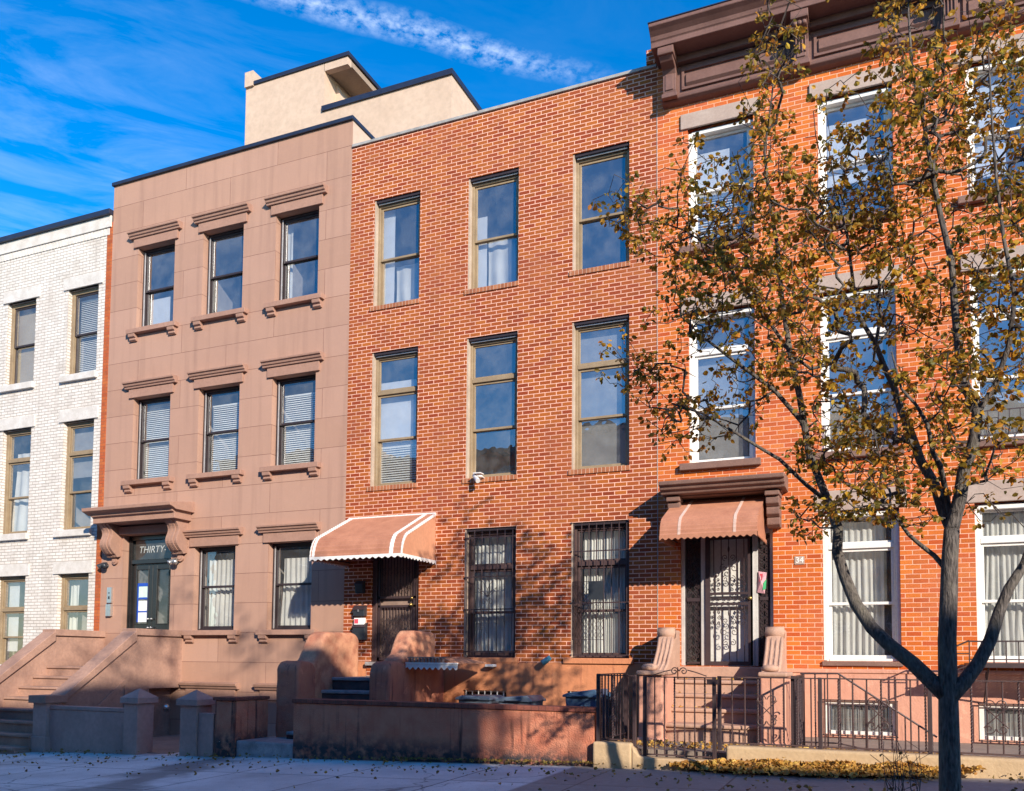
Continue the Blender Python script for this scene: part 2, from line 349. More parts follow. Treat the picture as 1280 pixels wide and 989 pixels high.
# bark
m, t, b = new_mat('grey_brown_bark'); v = world_vec(t)
mpn = nd(t, 'ShaderNodeMapping'); mpn.inputs['Scale'].default_value = (1, 1, .22); t.links.new(v, mpn.inputs[0])
bf = noise_fac(t, mpn.outputs[0], 60, 6, .3, .7)
col = mixc(t, bf, (.03, .024, .022), (.16, .135, .12)); col = mixc(t, mth(t, 'MULTIPLY', noise_fac(t, v, 5, 5, .5, .75), .45), col, (.2, .18, .13))
t.links.new(col, b.inputs['Base Color']); b.inputs['Roughness'].default_value = .9; bump(t, b, bf, .9, .012); M['bark'] = m
M['twig'] = plain('twig_bark', (.10, .08, .07), (.05, .038, .035), .85, 9)
M['leaf'] = leafmat('autumn_leaves', [(0, (.06, .08, .014)), (.2, (.14, .15, .022)), (.4, (.3, .22, .025)), (.52, (.52, .31, .028)), (.68, (.68, .37, .025)), (.8, (.58, .2, .02)), (.92, (.2, .09, .03)), (1, (.75, .55, .06))], .42)
M['leaf_low'] = leafmat('dull_autumn_leaves', [(0, (.04, .06, .012)), (.3, (.09, .09, .018)), (.6, (.2, .13, .025)), (.85, (.22, .09, .03)), (1, (.4, .25, .04))])
M['litter'] = leafmat('fallen_leaves', [(0, (.3, .13, .04)), (.3, (.5, .26, .06)), (.55, (.62, .38, .08)), (.75, (.35, .16, .05)), (1, (.7, .5, .12))], .1)
M['litter_dark'] = leafmat('old_fallen_leaves', [(0, (.06, .05, .02)), (.4, (.14, .10, .03)), (.8, (.22, .16, .04)), (1, (.35, .28, .05))], .1)
# sidewalk
m, t, b = new_mat('concrete_sidewalk'); v = world_vec(t)
bt = nd(t, 'ShaderNodeTexBrick'); t.links.new(v, bt.inputs['Vector']); bt.offset = 0
bt.inputs['Scale'].default_value = 1; bt.inputs['Brick Width'].default_value = 1.52; bt.inputs['Row Height'].default_value = 1.52; bt.inputs['Mortar Size'].default_value = .011
bt.inputs['Color1'].default_value = (.72, .70, .68, 1); bt.inputs['Color2'].default_value = (.60, .58, .57, 1); bt.inputs['Mortar'].default_value = (.06, .055, .055, 1)
s = nd(t, 'ShaderNodeSeparateXYZ'); t.links.new(v, s.inputs[0])
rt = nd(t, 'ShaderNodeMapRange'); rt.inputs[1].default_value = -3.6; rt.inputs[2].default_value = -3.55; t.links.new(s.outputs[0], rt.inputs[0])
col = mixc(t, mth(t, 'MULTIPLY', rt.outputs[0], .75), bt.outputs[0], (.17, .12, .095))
col = mixc(t, mth(t, 'MULTIPLY', noise_fac(t, v, 1.2, 8, .4, .75), .5), col, (.2, .16, .14))
col = mixc(t, mth(t, 'MULTIPLY', noise_fac(t, v, 14, 8, .5, .75), .4), col, (.42, .4, .38))
col = mixc(t, noise_fac(t, v, 90, 3, .64, .72), col, (.1, .09, .09))
vo = nd(t, 'ShaderNodeTexVoronoi', feature='DISTANCE_TO_EDGE'); vo.inputs['Scale'].default_value = .3
wob = nd(t, 'ShaderNodeTexNoise'); wob.inputs['Scale'].default_value = 2.5; wob.inputs['Detail'].default_value = 6; t.links.new(v, wob.inputs['Vector'])
va = nd(t, 'ShaderNodeVectorMath', operation='MULTIPLY_ADD'); t.links.new(wob.outputs['Color'], va.inputs[0]); va.inputs[1].default_value = (.7, .7, 0); t.links.new(v, va.inputs[2]); t.links.new(va.outputs[0], vo.inputs['Vector'])
ck = nd(t, 'ShaderNodeMapRange'); ck.inputs[1].default_value = .006; ck.inputs[2].default_value = .002; t.links.new(vo.outputs['Distance'], ck.inputs[0])
col = mixc(t, mth(t, 'MULTIPLY', ck.outputs[0], .6), col, (.05, .045, .045))
gum = noise_fac(t, v, 17, 1, .74, .76); col = mixc(t, mth(t, 'MULTIPLY', gum, .7), col, (.13, .11, .11))
t.links.new(col, b.inputs['Base Color']); b.inputs['Roughness'].default_value = .85
n1 = bump(t, b, mth(t, 'SUBTRACT', 1.0, bt.outputs['Fac']), .6, .01); bump(t, b, noise_fac(t, v, 120, 4, .2, .8), .3, .004, n1); M['sidewalk'] = m
M['asphalt'] = plain('asphalt', (.055, .055, .058), (.04, .04, .042), .9, 1, 120, .5, .006)
M['curb_stone'] = plain('granite_kerb', (.32, .31, .3), (.25, .24, .23), .8)
M['earth'] = plain('earth', (.11, .08, .055), (.07, .05, .035), .95, 6, 30, .8, .02)
M['yard'] = plain('yard_concrete', (.32, .25, .2), (.22, .17, .14), .9, 3, 40, .4, .008)

# ------------------------------------------------------------------ mesh building
class MB:
    def __init__(s): s.v = []; s.f = []
    def add(s, vs, fs):
        o = len(s.v); s.v.extend(vs); s.f.extend([tuple(i+o for i in f) for f in fs]); return s
    def box(s, x0, x1, y0, y1, z0, z1):
        if x0 > x1: x0, x1 = x1, x0
        if y0 > y1: y0, y1 = y1, y0
        if z0 > z1: z0, z1 = z1, z0
        return s.add([(x0,y0,z0),(x1,y0,z0),(x1,y1,z0),(x0,y1,z0),(x0,y0,z1),(x1,y0,z1),(x1,y1,z1),(x0,y1,z1)],
              [(0,3,2,1),(4,5,6,7),(0,1,5,4),(1,2,6,5),(2,3,7,6),(3,0,4,7)])
    def quad(s, a, b, c, d): return s.add([a, b, c, d], [(0, 1, 2, 3)])
    def prism(s, poly, a0, a1, axis='x'):
        """poly: list of 2D points in the plane normal to axis, extruded a0..a1. x:(y,z) y:(x,z) z:(x,y)"""
        n = len(poly)
        def mk(p, a):
            return (a, p[0], p[1]) if axis == 'x' else ((p[0], a, p[1]) if axis == 'y' else (p[0], p[1], a))
        vs = [mk(p, a0) for p in poly]+[mk(p, a1) for p in poly]
        fs = [tuple(range(n))[::-1], tuple(range(n, 2*n))]+[(i, (i+1) % n, n+(i+1) % n, n+i) for i in range(n)]
        return s.add(vs, fs)
    def tube(s, pts, r, k=6, cap=True, twist=0.0, sq=False):
        pts = [Vector(p) for p in pts]; n = len(pts); vs = []; fs = []
        rs = r if isinstance(r, (list, tuple)) else [r]*n
        ref = None
        for i, p in enumerate(pts):
            tg = (pts[min(i+1, n-1)]-pts[max(i-1, 0)])
            if tg.length < 1e-9: tg = Vector((0, 0, 1))
            tg.normalize()
            if ref is None:
                ref = Vector((1, 0, 0)) if abs(tg.x) < .8 else Vector((0, 1, 0))
            a = (ref-tg*ref.dot(tg))
            if a.length < 1e-6: a = tg.orthogonal()
            a.normalize(); ref = a; bb = tg.cross(a)
            for j in range(k):
                th = 2*math.pi*j/k+(math.pi/4 if k == 4 else 0)+twist*i
                vs.append(tuple(p+(a*math.cos(th)+bb*math.sin(th))*rs[i]))
        for i in range(n-1):
            for j in range(k):
                fs.append((i*k+j, i*k+(j+1) % k, (i+1)*k+(j+1) % k, (i+1)*k+j))
        if cap: fs.append(tuple(range(k))[::-1]); fs.append(tuple((n-1)*k+j for j in range(k)))
        return s.add(vs, fs)
    def bar(s, x, y, z0, z1, r=.008): return s.box(x-r, x+r, y-r, y+r, z0, z1)
    def twist(s, x, y, z0, z1, r=.011, pitch=.07):
        n = max(6, int((z1-z0)/pitch*5)); return s.tube([(x, y, z0+(z1-z0)*i/n) for i in range(n+1)], r, 4, True, 2*math.pi/10*1.0)
    def scroll(s, cx, cz, y, r0, turns, start, dirn=1, r=.006, rmin=.008, plane='xz', n=None):
        n = n or int(14*turns)+3; pts = []
        for i in range(n+1):
            u = i/n; th = start+dirn*2*math.pi*turns*u; rr = r0*(1-u)+rmin*u
            a, b = cx+rr*math.cos(th), cz+rr*math.sin(th)
            pts.append((a, y, b) if plane == 'xz' else (y, a, b))
        return s.tube(pts, r, 5)
    def ring(s, cx, cz, y, rad, r=.005, n=14):
        return s.tube([(cx+rad*math.cos(2*math.pi*i/n), y, cz+rad*math.sin(2*math.pi*i/n)) for i in range(n+1)], r, 5)
    def lathe(s, prof, cx, cy, k=20, cz=0):
        vs = []; fs = []; n = len(prof)
        for (r, z) in prof:
            for j in range(k): vs.append((cx+r*math.cos(2*math.pi*j/k), cy+r*math.sin(2*math.pi*j/k), cz+z))
        for i in range(n-1):
            for j in range(k): fs.append((i*k+j, i*k+(j+1) % k, (i+1)*k+(j+1) % k, (i+1)*k+j))
        fs.append(tuple(range(k))[::-1]); fs.append(tuple((n-1)*k+j for j in range(k)))
        return s.add(vs, fs)
    def wall(s, x0, x1, z0, z1, y, holes, depth=.2, back=None):
        xs = sorted({x0, x1, *[h[0] for h in holes], *[h[1] for h in holes]}); xs = [x for x in xs if x0 <= x <= x1]
        zs = sorted({z0, z1, *[h[2] for h in holes], *[h[3] for h in holes]}); zs = [z for z in zs if z0 <= z <= z1]
        for i in range(len(xs)-1):
            for j in range(len(zs)-1):
                cx, cz = (xs[i]+xs[i+1])/2, (zs[j]+zs[j+1])/2
                if any(h[0] < cx < h[1] and h[2] < cz < h[3] for h in holes): continue
                s.quad((xs[i], y, zs[j]), (xs[i+1], y, zs[j]), (xs[i+1], y, zs[j+1]), (xs[i], y, zs[j+1]))
        for a, b_, c, d in holes:
            q = y+depth
            s.quad((a, y, c), (a, y, d), (a, q, d), (a, q, c)); s.quad((b_, y, c), (b_, q, c), (b_, q, d), (b_, y, d))
            s.quad((a, y, d), (b_, y, d), (b_, q, d), (a, q, d)); s.quad((a, y, c), (a, q, c), (b_, q, c), (b_, y, c))
        if back:
            s.quad((x0, y, z0), (x0, y, z1), (x0, back, z1), (x0, back, z0)); s.quad((x1, y, z0), (x1, back, z0), (x1, back, z1), (x1, y, z1))
            s.quad((x0, back, z0), (x0, back, z1), (x1, back, z1), (x1, back, z0))
        return s
    def build(s, name, mat, parent=None, smooth=False, bevel=0, label=None, seg=2):
        me = bpy.data.meshes.new(name)
        off = Vector((0, 0, 0)); p = parent
        while p is not None: off += p.location; p = p.parent
        vs = [tuple(Vector(v)-off) for v in s.v]
        me.from_pydata(vs, [], s.f); me.materials.append(M[mat] if isinstance(mat, str) else mat)
        if smooth:
            for pl in me.polygons: pl.use_smooth = True
        me.update()
        o = bpy.data.objects.new(name, me); COL.objects.link(o); o.parent = parent
        if bevel:
            bv = o.modifiers.new('bevel', 'BEVEL'); bv.width = bevel; bv.segments = seg; bv.limit_method = 'ANGLE'; bv.angle_limit = R(40)
        if label: o['label'] = label
        return o
def tag(o, label, cat, group=None, kind=None):
    if label: o['label'] = label
    if cat: o['category'] = cat
    if group: o['group'] = group
    if kind: o['kind'] = kind
    return o
def thing(name, loc, label, cat, group=None):
    o = bpy.data.objects.new(name, None); COL.objects.link(o); o.location = loc; o.empty_display_size = .3
    return tag(o, label, cat, group)
def struct(o): o['kind'] = 'structure'; return o
def text_mesh(body, size, loc, mat, parent, name='lettering', shear=.0, extrude=.002, rot=(R(90), 0, 0), align='CENTER', bold=0):
    cu = bpy.data.curves.new(name, 'FONT'); cu.body = body; cu.size = size; cu.extrude = extrude; cu.shear = shear; cu.align_x = align; cu.align_y = 'CENTER'; cu.offset = bold
    o = bpy.data.objects.new(name, cu); COL.objects.link(o)
    dg = bpy.context.evaluated_depsgraph_get()
    me = bpy.data.meshes.new_from_object(o.evaluated_get(dg)); bpy.data.objects.remove(o)
    o = bpy.data.objects.new(name, me); COL.objects.link(o); me.materials.clear(); me.materials.append(M[mat])
    off = Vector((0, 0, 0)); p = parent
    while p is not None: off += p.location; p = p.parent
    o.location = Vector(loc)-off; o.rotation_euler = rot; o.parent = parent
    return o
def gz(x, y): return .47+.03*x+.02*(y+3)
# ------------------------------------------------------------------ setting: ground
g = MB()
for (x0, x1) in ((-60, 60),):
    n = 24
    for i in range(n):
        a = x0+(x1-x0)*i/n; c = x0+(x1-x0)*(i+1)/n
        g.quad((a, -6.95, gz(a, -6.95)), (c, -6.95, gz(c, -6.95)), (c, 1, gz(c, -3)), (a, 1, gz(a, -3)))
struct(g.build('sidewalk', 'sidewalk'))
g = MB(); g.quad((-60, -7.1, gz(-60, -7)-.14), (60, -7.1, gz(60, -7)-.14), (60, -12.3, gz(60, -7)-.14), (-60, -12.3, gz(-60, -7)-.14)); struct(g.build('road', 'asphalt'))
g = MB()
for (ya, yb) in ((-7.1, -6.95), (-12.45, -12.3)):
    g.add([(-60, ya, gz(-60, -7)-.4), (60, ya, gz(60, -7)-.4), (60, yb, gz(60, -7)-.4), (-60, yb, gz(-60, -7)-.4), (-60, ya, gz(-60, -7)), (60, ya, gz(60, -7)), (60, yb, gz(60, -7)), (-60, yb, gz(-60, -7))],
          [(0, 3, 2, 1), (4, 5, 6, 7), (0, 1, 5, 4), (1, 2, 6, 5), (2, 3, 7, 6), (3, 0, 4, 7)])
struct(g.build('kerb', 'curb_stone', bevel=.015))
g = MB(); g.quad((-60, -12.45, gz(-60, -7)), (60, -12.45, gz(60, -7)), (60, -19, gz(60, -7)+.1), (-60, -19, gz(-60, -7)+.1)); struct(g.build('far_sidewalk', 'sidewalk'))
g = MB(); g.quad((-900, -900, -2.2), (900, -900, -2.2), (900, 900, -2.2), (-900, 900, -2.2)); struct(g.build('ground', 'earth'))
# areaway floors behind the front walls
g = MB(); g.box(-8.95, -3.31, -2.74, 0, -.3, .36); g.box(-3.2, 3.4, -2.88, 0, -.3, .565); g.box(-12.93, -9.4, -2.84, 0, -.6, .12)
struct(g.build('areaway_paving', 'yard'))

# ------------------------------------------------------------------ windows
def folds(x0, x1, z0, z1, y, amp, nf, ph=0, flare=0, seg=None, zf=None):
    mb = MB(); n = seg or int(nf*8)+2; rows = 9; vs = []
    for j in range(rows):
        w = j/(rows-1); z = z1+(z0-z1)*w
        for i in range(n+1):
            u = i/n
            xx = x0+(x1-x0)*(u + flare*(w-.3)*(u-.5)*math.sin(w*2))
            a = amp*(.55+.6*w)
            vs.append((xx+.006*math.sin(u*nf*9+w*3+ph), y+a*math.sin(2*math.pi*(u*nf+.12*math.sin(3*w+ph)))+.4*a*math.sin(2*math.pi*u*nf*.37+ph+w), z))
    fs = [(j*(n+1)+i, j*(n+1)+i+1, (j+1)*(n+1)+i+1, (j+1)*(n+1)+i) for j in range(rows-1) for i in range(n)]
    return mb.add(vs, fs)
def window(root, x0, x1, z0, z1, kind='dh', frame='olive_frame', gl='glass', dress=(), yf=.11, jw=.055, head=.07, split=.5, sashmat=None, transom=.24, track=False):
    """kind: dh double hung, tdh transom above double hung"""
    fr = MB()
    fr.box(x0+.001, x0+jw, yf, yf+.13, z0, z1-.001); fr.box(x1-jw, x1-.001, yf, yf+.13, z0, z1-.001)
    fr.box(x0+jw, x1-jw, yf, yf+.13, z1-head, z1-.001); fr.box(x0+jw, x1-jw, yf-.01, yf+.13, z0+.001, z0+.04)
    zt = z1-head; panes = []
    sa = MB()
    a, b = x0+jw, x1-jw
    def sash(za, zb, y, w=.042, bot=.05):
        sa.box(a+.001, a+w, y, y+.035, za, zb); sa.box(b-w, b-.001, y, y+.035, za, zb)
        sa.box(a+w, b-w, y, y+.035, zb-w, zb-.001); sa.box(a+w, b-w, y, y+.035, za, za+bot)
        panes.append((a+w-.004, b-w+.004, za+bot-.004, zb-w+.004, y+.018))
    if kind == 'tdh':
        h = (z1-z0)*transom; ztb = zt-h
        sash(ztb+.03, zt, yf+.03, .03, .03)
        fr.box(x0+jw, x1-jw, yf-.006, yf+.13, ztb-.045, ztb+.03)
        zt = ztb-.045
    zm = z0+.04+(zt-z0-.04)*split
    sash(zm-.02, zt, yf+.03, bot=.04); sash(z0+.04, zm+.02, yf+.07)
    w = fr.build('window', frame, root, bevel=.004, seg=1)
    sa.build('sash', sashmat or frame, w, bevel=.003, seg=1)
    pm = MB()
    for (pa, pb, pc, pd, py_) in panes: pm.quad((pa, py_, pc), (pb, py_, pc), (pb, py_, pd), (pa, py_, pd))
    pm.build('pane', gl, w)
    if track:
        t_ = MB(); t_.box(x0+.06, x1-.05, yf-.05, yf-.03, z1-.075, z1-.045); t_.build('screen_track', 'aluminium', w)
    y = yf+.16
    for d in dress:
        k = d[0]
        if k == 'curtain':   # (k, xa, xb, za, zb fractions, nf)
            folds(x0+(x1-x0)*d[1], x0+(x1-x0)*d[2], z0+(z1-z0)*d[3], z0+(z1-z0)*d[4], y+.05+.03*random.random(), .022, d[5], random.random()*6, flare=d[6] if len(d) > 6 else 0).build('curtain', 'curtain', w, smooth=True)
        elif k == 'blind':
            bm_ = MB(); za, zb = z0+(z1-z0)*d[3], z0+(z1-z0)*d[4]; n = int((zb-za)/.042)
            xa, xb = x0+(x1-x0)*d[1], x0+(x1-x0)*d[2]
            for i in range(n):
                zc_ = za+(i+.5)*(zb-za)/n
                bm_.add([(xa, y-.002, zc_-.016), (xb, y-.002, zc_-.016), (xb, y+.024, zc_+.014), (xa, y+.024, zc_+.014), (xa, y, zc_-.014), (xb, y, zc_-.014), (xb, y+.026, zc_+.016), (xa, y+.026, zc_+.016)], [(0, 1, 2, 3), (4, 7, 6, 5), (0, 4, 5, 1), (3, 2, 6, 7), (0, 3, 7, 4), (1, 5, 6, 2)])
            bm_.box(xa, xb, y-.005, y+.03, zb, zb+.03)
            bm_.build('blind', 'blind', w)
        elif k in ('shade', 'shade_tan', 'shade_grey'):
            s_ = MB(); s_.box(x0+(x1-x0)*d[1], x0+(x1-x0)*d[2], y, y+.004, z0+(z1-z0)*d[3], z0+(z1-z0)*d[4])
            s_.build('roller_shade', {'shade': 'shade_white', 'shade_tan': 'shade_tan', 'shade_grey': 'shade_grey'}[k], w)
    return w
def interior(root, x0, x1, floors, zroof):
    mb = MB(); y0, y1 = .26, 4.6
    mb.quad((x0+.1, y1, floors[0]), (x1-.1, y1, floors[0]), (x1-.1, y1, zroof), (x0+.1, y1, zroof))
    for x in (x0+.1, x1-.1): mb.quad((x, y0, floors[0]), (x, y1, floors[0]), (x, y1, zroof), (x, y0, zroof))
    mb.quad((x0+.1, y0, zroof-.05), (x1-.1, y0, zroof-.05), (x1-.1, y1, zroof-.05), (x0+.1, y1, zroof-.05))
    for z in floors: mb.box(x0+.1, x1-.1, y0, y1, z-.25, z)
    # partitions between rooms
    w = (x1-x0)/3
    for k in (1, 2): mb.box(x0+w*k-.05, x0+w*k+.05, y0, y1, floors[0], zroof-.05)
    mb.build('room', 'interior', root)

# ------------------------------------------------------------------ white painted brick house (left)
hw = thing('row_house', (-18.35, 0, .0), 'white painted brick row house with white lintels at the left edge', 'row house')
colsW = [(-20.45, -19.5), (-18.5, -17.57), (-16.55, -15.63)]
rowsW = [(1.46, 3.44), (4.40, 6.80), (7.84, 9.78)]
holes = [(a, b, c, d) for a, b in colsW for c, d in rowsW]
MB().wall(-21.3, -15.42, -.8, 11.12, 0, holes, .24, 9).build('wall', 'white_brick', hw)
MB().box(-15.418, -15.272, -.012, .3, -.6, 11.1).build('corner_pier', 'party_brick', hw)
mb = MB(); mb.box(-21.35, -15.29, -.045, 0, 10.98, 11.24); mb.build('frieze', 'white_stone', hw, bevel=.008)
mb = MB(); mb.box(-21.4, -15.275, -.11, 9, 11.24, 11.36); mb.build('roof', 'navy', hw, bevel=.01)
mb = MB()
for a in range(60):
    x = -21.3+a*.0995; mb.box(x, x+.085, -.02, 0, 10.82, 10.975)
mb.build('soldier_course', 'white_stone', hw, bevel=.004, seg=1)
for ci, (a, b) in enumerate(colsW):
    for ri, (c, d) in enumerate(rowsW):
        kind = 'dh' if ri == 2 else 'tdh'
        dress = {(0, 2): [('shade_tan', .05, .95, .03, .97)], (1, 2): [('shade_tan', .06, .97, .05, .96)], (2, 2): [('blind', .1, .95, .05, .9)],
                 (1, 1): [('curtain', .12, .9, .03, .8, 3, .5)], (0, 1): [('curtain', .1, .5, .02, .95, 3)], (2, 1): [('shade_grey', .05, .95, .5, .99)],
                 (1, 0): [('shade', .1, .45, .15, .95)], (0, 0): [('curtain', .1, .9, .02, .9, 5)], (2, 0): [('curtain', .05, .3, .02, .95, 2)]}[(ci, ri)]
        w = window(hw, a, b, c, d, kind, 'olive_frame', 'glass', dress, yf=.10, jw=.085, head=.09, transom=.25 if ri else .33, sashmat='olive_frame' if ri < 2 else 'dark_frame')
        MB().box(a-.13, b+.13, -.035, .08, d, d+.27).build('lintel', 'white_stone', w, bevel=.008)
        MB().box(a-.12, b+.06, -.075, .10, c-.15, c-.003).build('sill', 'white_stone', w, bevel=.01)
interior(hw, -21.3, -15.4, [1.2, 4.1, 7.3], 11)

# ------------------------------------------------------------------ brownstone house
hb = thing('row_house', (-12.2, 0, 0), 'pink brown stucco row house with bracketed door hood and cream rooftop penthouse', 'row house')
BX0, BX1 = -15.268, -9.13
cB = [(-14.50, -13.48), (-12.72, -11.68), (-10.88, -9.86)]
rB = [(2.19, 3.87), (5.34, 7.11), (8.58, 10.37)]
holes = [(a, b, c, d) for (a, b) in cB for (c, d) in rB[1:]]+[(a, b, *rB[0]) for a, b in cB[1:]]+[(-14.65, -13.33, 1.44, 4.2)]
MB().wall(BX0, BX1, -.8, 11.88, 0, holes, .24, 9).build('wall', 'brownstone', hb)
mb = MB(); mb.box(BX0-.03, BX1+.03, -.05, 9.05, 11.88, 11.955); mb.build('roof', 'navy', hb, bevel=.008)
mb = MB(); mb.box(BX0+.05, BX1-.05, .02, 8.95, 11.7, 11.9); mb.build('roof_deck', 'roofing', hb)
def brown_lintel(a, b, d, par, big=False):
    mb = MB(); mb.box(a-.10, b+.10, -.045, 0, d, d+.19)
    mb.prism([(0, d+.19), (-.075, d+.19), (-.085, d+.225), (-.11, d+.235), (-.125, d+.275), (-.155, d+.285), (-.16, d+.32), (0, d+.345)], a-.19, b+.19)
    return mb.build('lintel', 'brown_trim', par, bevel=.004, seg=1)
def brown_sill(a, b, c, par):
    mb = MB(); mb.box(a-.17, b+.17, -.12, .10, c-.10, c-.002)
    for x in (a-.12, b-.06):
        mb.prism([(0, c-.25), (-.035, c-.25), (-.07, c-.225), (-.055, c-.19), (-.10, c-.165), (-.11, c-.10), (0, c-.10)], x, x+.18)
    return mb.build('sill', 'brown_trim', par, bevel=.005, seg=1)
for ci, (a, b) in enumerate(cB):
    for ri, (c, d) in enumerate(rB):
        if ri == 0 and ci == 0: continue
        dress = {(0, 2): [('shade', .12, .62, .02, .42)], (1, 2): [], (2, 2): [('curtain', .03, .14, .02, .98, 1)],
                 (0, 1): [('blind', .06, .94, .03, .98)], (1, 1): [('blind', .1, .84, .03, .82)], (2, 1): [('blind', .08, .82, .03, .82)],
                 (1, 0): [('curtain', .08, .74, .04, .86, 6, .1)], (2, 0): [('curtain', .1, .92, .04, .84, 7, .1)]}[(ci, ri)]
        w = window(hb, a, b, c, d, 'dh', 'dark_frame', 'glass_blue' if ri == 2 else 'glass', dress, yf=.14, jw=.05, head=.05, split=.5 if ri else .53)
        t_ = MB(); t_.box(a+.052, a+.075, .125, .139, c+.03, d-.06); t_.build('jamb_liner', 'aluminium', w)
        brown_lintel(a, b, d, w); brown_sill(a, b, c, w)
interior(hb, BX0, BX1, [1.44, 4.85, 8.1], 11.6)
# basement caps
for a, b in cB[1:]:
    mb = MB(); mb.box(a-.1, b+.1, -.04, 0, .85, 1.04); mb.prism([(0, 1.04), (-.07, 1.04), (-.09, 1.08), (-.12, 1.1), (-.14, 1.15), (0, 1.17)], a-.19, b+.19)
    mb.build('basement_lintel', 'brown_trim', hb, bevel=.004, seg=1)
# entrance: black double door with transom
dr = MB(); X0, X1, ZB, ZT = -14.65, -13.33, 1.44, 4.2; y = .14
dr.box(X0+.002, X0+.10, y, y+.1, ZB, ZT-.002); dr.box(X1-.10, X1-.002, y, y+.1, ZB, ZT-.002); dr.box(X0+.1, X1-.1, y, y+.1, ZT-.10, ZT-.002)
dr.box(X0+.1, X1-.1, y-.02, y+.1, 3.60, 3.69)
dr.box(X0+.03, X0+.06, y-.02, y, ZB, ZT-.05); dr.box(X1-.06, X1-.03, y-.02, y, ZB, ZT-.05)
door = dr.build('door', 'black_paint', hb, bevel=.006)
xm = (X0+X1)/2
for (a, b) in ((X0+.1, xm-.004), (xm+.004, X1-.1)):
    lf = MB(); yy = y+.04
    lf.box(a, a+.11, yy, yy+.045, ZB, 3.595); lf.box(b-.11, b, yy, yy+.045, ZB, 3.595)
    lf.box(a+.11, b-.11, yy, yy+.045, 3.48, 3.595); lf.box(a+.11, b-.11, yy, yy+.045, ZB, ZB+.16); lf.box(a+.11, b-.11, yy, yy+.045, 2.18, 2.34)
    lf.box(a+.11, b-.11, yy+.02, yy+.03, ZB+.16, 2.18); lf.box(a+.15, b-.15, yy+.005, yy+.02, ZB+.22, 2.12)
    for q in (a+.105, b-.125): lf.box(q, q+.02, yy-.012, yy, 2.33, 3.49)
    lf.box(a+.105, b-.105, yy-.012, yy, 3.475, 3.495); lf.box(a+.105, b-.105, yy-.012, yy, 2.325, 2.345)
    o = lf.build('door_leaf', 'black_paint', door, bevel=.004, seg=1)
pm = MB()
for (a, b) in ((X0+.1, xm-.004), (xm+.004, X1-.1)): pm.quad((a+.11, y+.065, 2.34), (b-.11, y+.065, 2.34), (b-.11, y+.065, 3.48), (a+.11, y+.065, 3.48))
pm.quad((X0+.1, y+.05, 3.69), (X1-.1, y+.05, 3.69), (X1-.1, y+.05, ZT-.1), (X0+.1, y+.05, ZT-.1))
pm.build('pane', 'glass_dark', door)
kn = MB()
for x in (xm-.045, xm+.045):
    for z in (2.42, 2.24): kn.lathe([(.012, 0), (.03, .012), (.03, .03), (.012, .04)], x, 0, 12, z)
kn.v = [(p[0], y+.0-.015+(p[1]), p[2]) for p in kn.v]
kn.build('handle', 'chrome', door, smooth=True)
text_mesh('THIRTY-', .205, (-14.03, y+.044, 3.895), 'etched', door, shear=.2, extrude=.001, bold=-.001)
# notices taped inside the left leaf
nt_ = MB(); a = X0+.26
for i, (z, mat_) in enumerate(((3.02, 'paper_green'), (2.72, 'paper'), (2.48, 'paper'))):
    MB().box(a, a+.25, y+.056, y+.058, z-.13 if i != 2 else z-.1, z+.11 if i else z+.14).build('door_notice', mat_, door)
tp = MB(); tp.box(a-.03, a+.28, y+.052, y+.054, 3.13, 3.2); tp.box(a-.035, a+.005, y+.0525, y+.0545, 2.38, 3.16); tp.box(a+.245, a+.285, y+.0525, y+.0545, 2.4, 3.16); tp.box(a+.02, a+.24, y+.0515, y+.0535, 2.86, 2.9); tp.box(a-.01, a+.26, y+.0515, y+.0535, 2.585, 2.615)
tp.build('tape', 'blue_tape', door)
# hood on two scrolled brackets
hd = MB(); HX0, HX1 = -15.13, -12.80
hd.prism([(0, 4.40), (-.46, 4.40), (-.46, 4.50), (-.48, 4.52), (-.52, 4.53), (-.53, 4.57), (-.56, 4.59), (-.62, 4.62), (-.64, 4.64), (-.64, 4.70), (0, 4.80)], HX0+.1, HX1-.02)
hd.prism([(0, 4.565), (-.5, 4.565), (-.58, 4.6), (-.66, 4.625), (-.67, 4.69), (0, 4.79)], HX0, HX1+.06)
hd.box(-14.75, -13.25, -.10, 0, 4.2, 4.36)
hood = hd.build('door_hood', 'brown_trim', hb, bevel=.006, seg=1)
for xa in (-15.0, -13.2):
    br = MB()
    def outline(t):
        pts = []
        for i in range(15):
            u = i/14; z = 4.40-.60*u
            yv = -.40+.20*u+.075*math.sin(u*2*math.pi*1.0)
            pts.append((yv, z))
        return pts
    for k in range(4):
        inset = .012 if k % 2 else 0
        pts = [(p[0]+(.02 if k in (0, 3) else 0), p[1]) for p in outline(0)]
        br.prism([(0, 4.40)]+pts+[(-.14, 3.78), (-.10, 3.73), (-.03, 3.75), (0, 3.75)], xa+k*.075+.004, xa+(k+1)*.075-.004)
    br.prism([(0, 4.395)]+[(p[0]+.035, p[1]) for p in outline(0)]+[(0, 3.76)], xa+.002, xa+.298)
    rp = [(xa+.15+.075*math.cos(j*math.pi/10), 3.66+.075*math.sin(j*math.pi/10)) for j in range(20)]
    br.prism(rp, -.05, 0, 'y'); rp2 = [(xa+.15+.04*math.cos(j*math.pi/6), 3.66+.04*math.sin(j*math.pi/6)) for j in range(12)]
    br.prism(rp2, -.07, -.05, 'y')
    br.build('bracket', 'brown_trim', hood, bevel=.006)
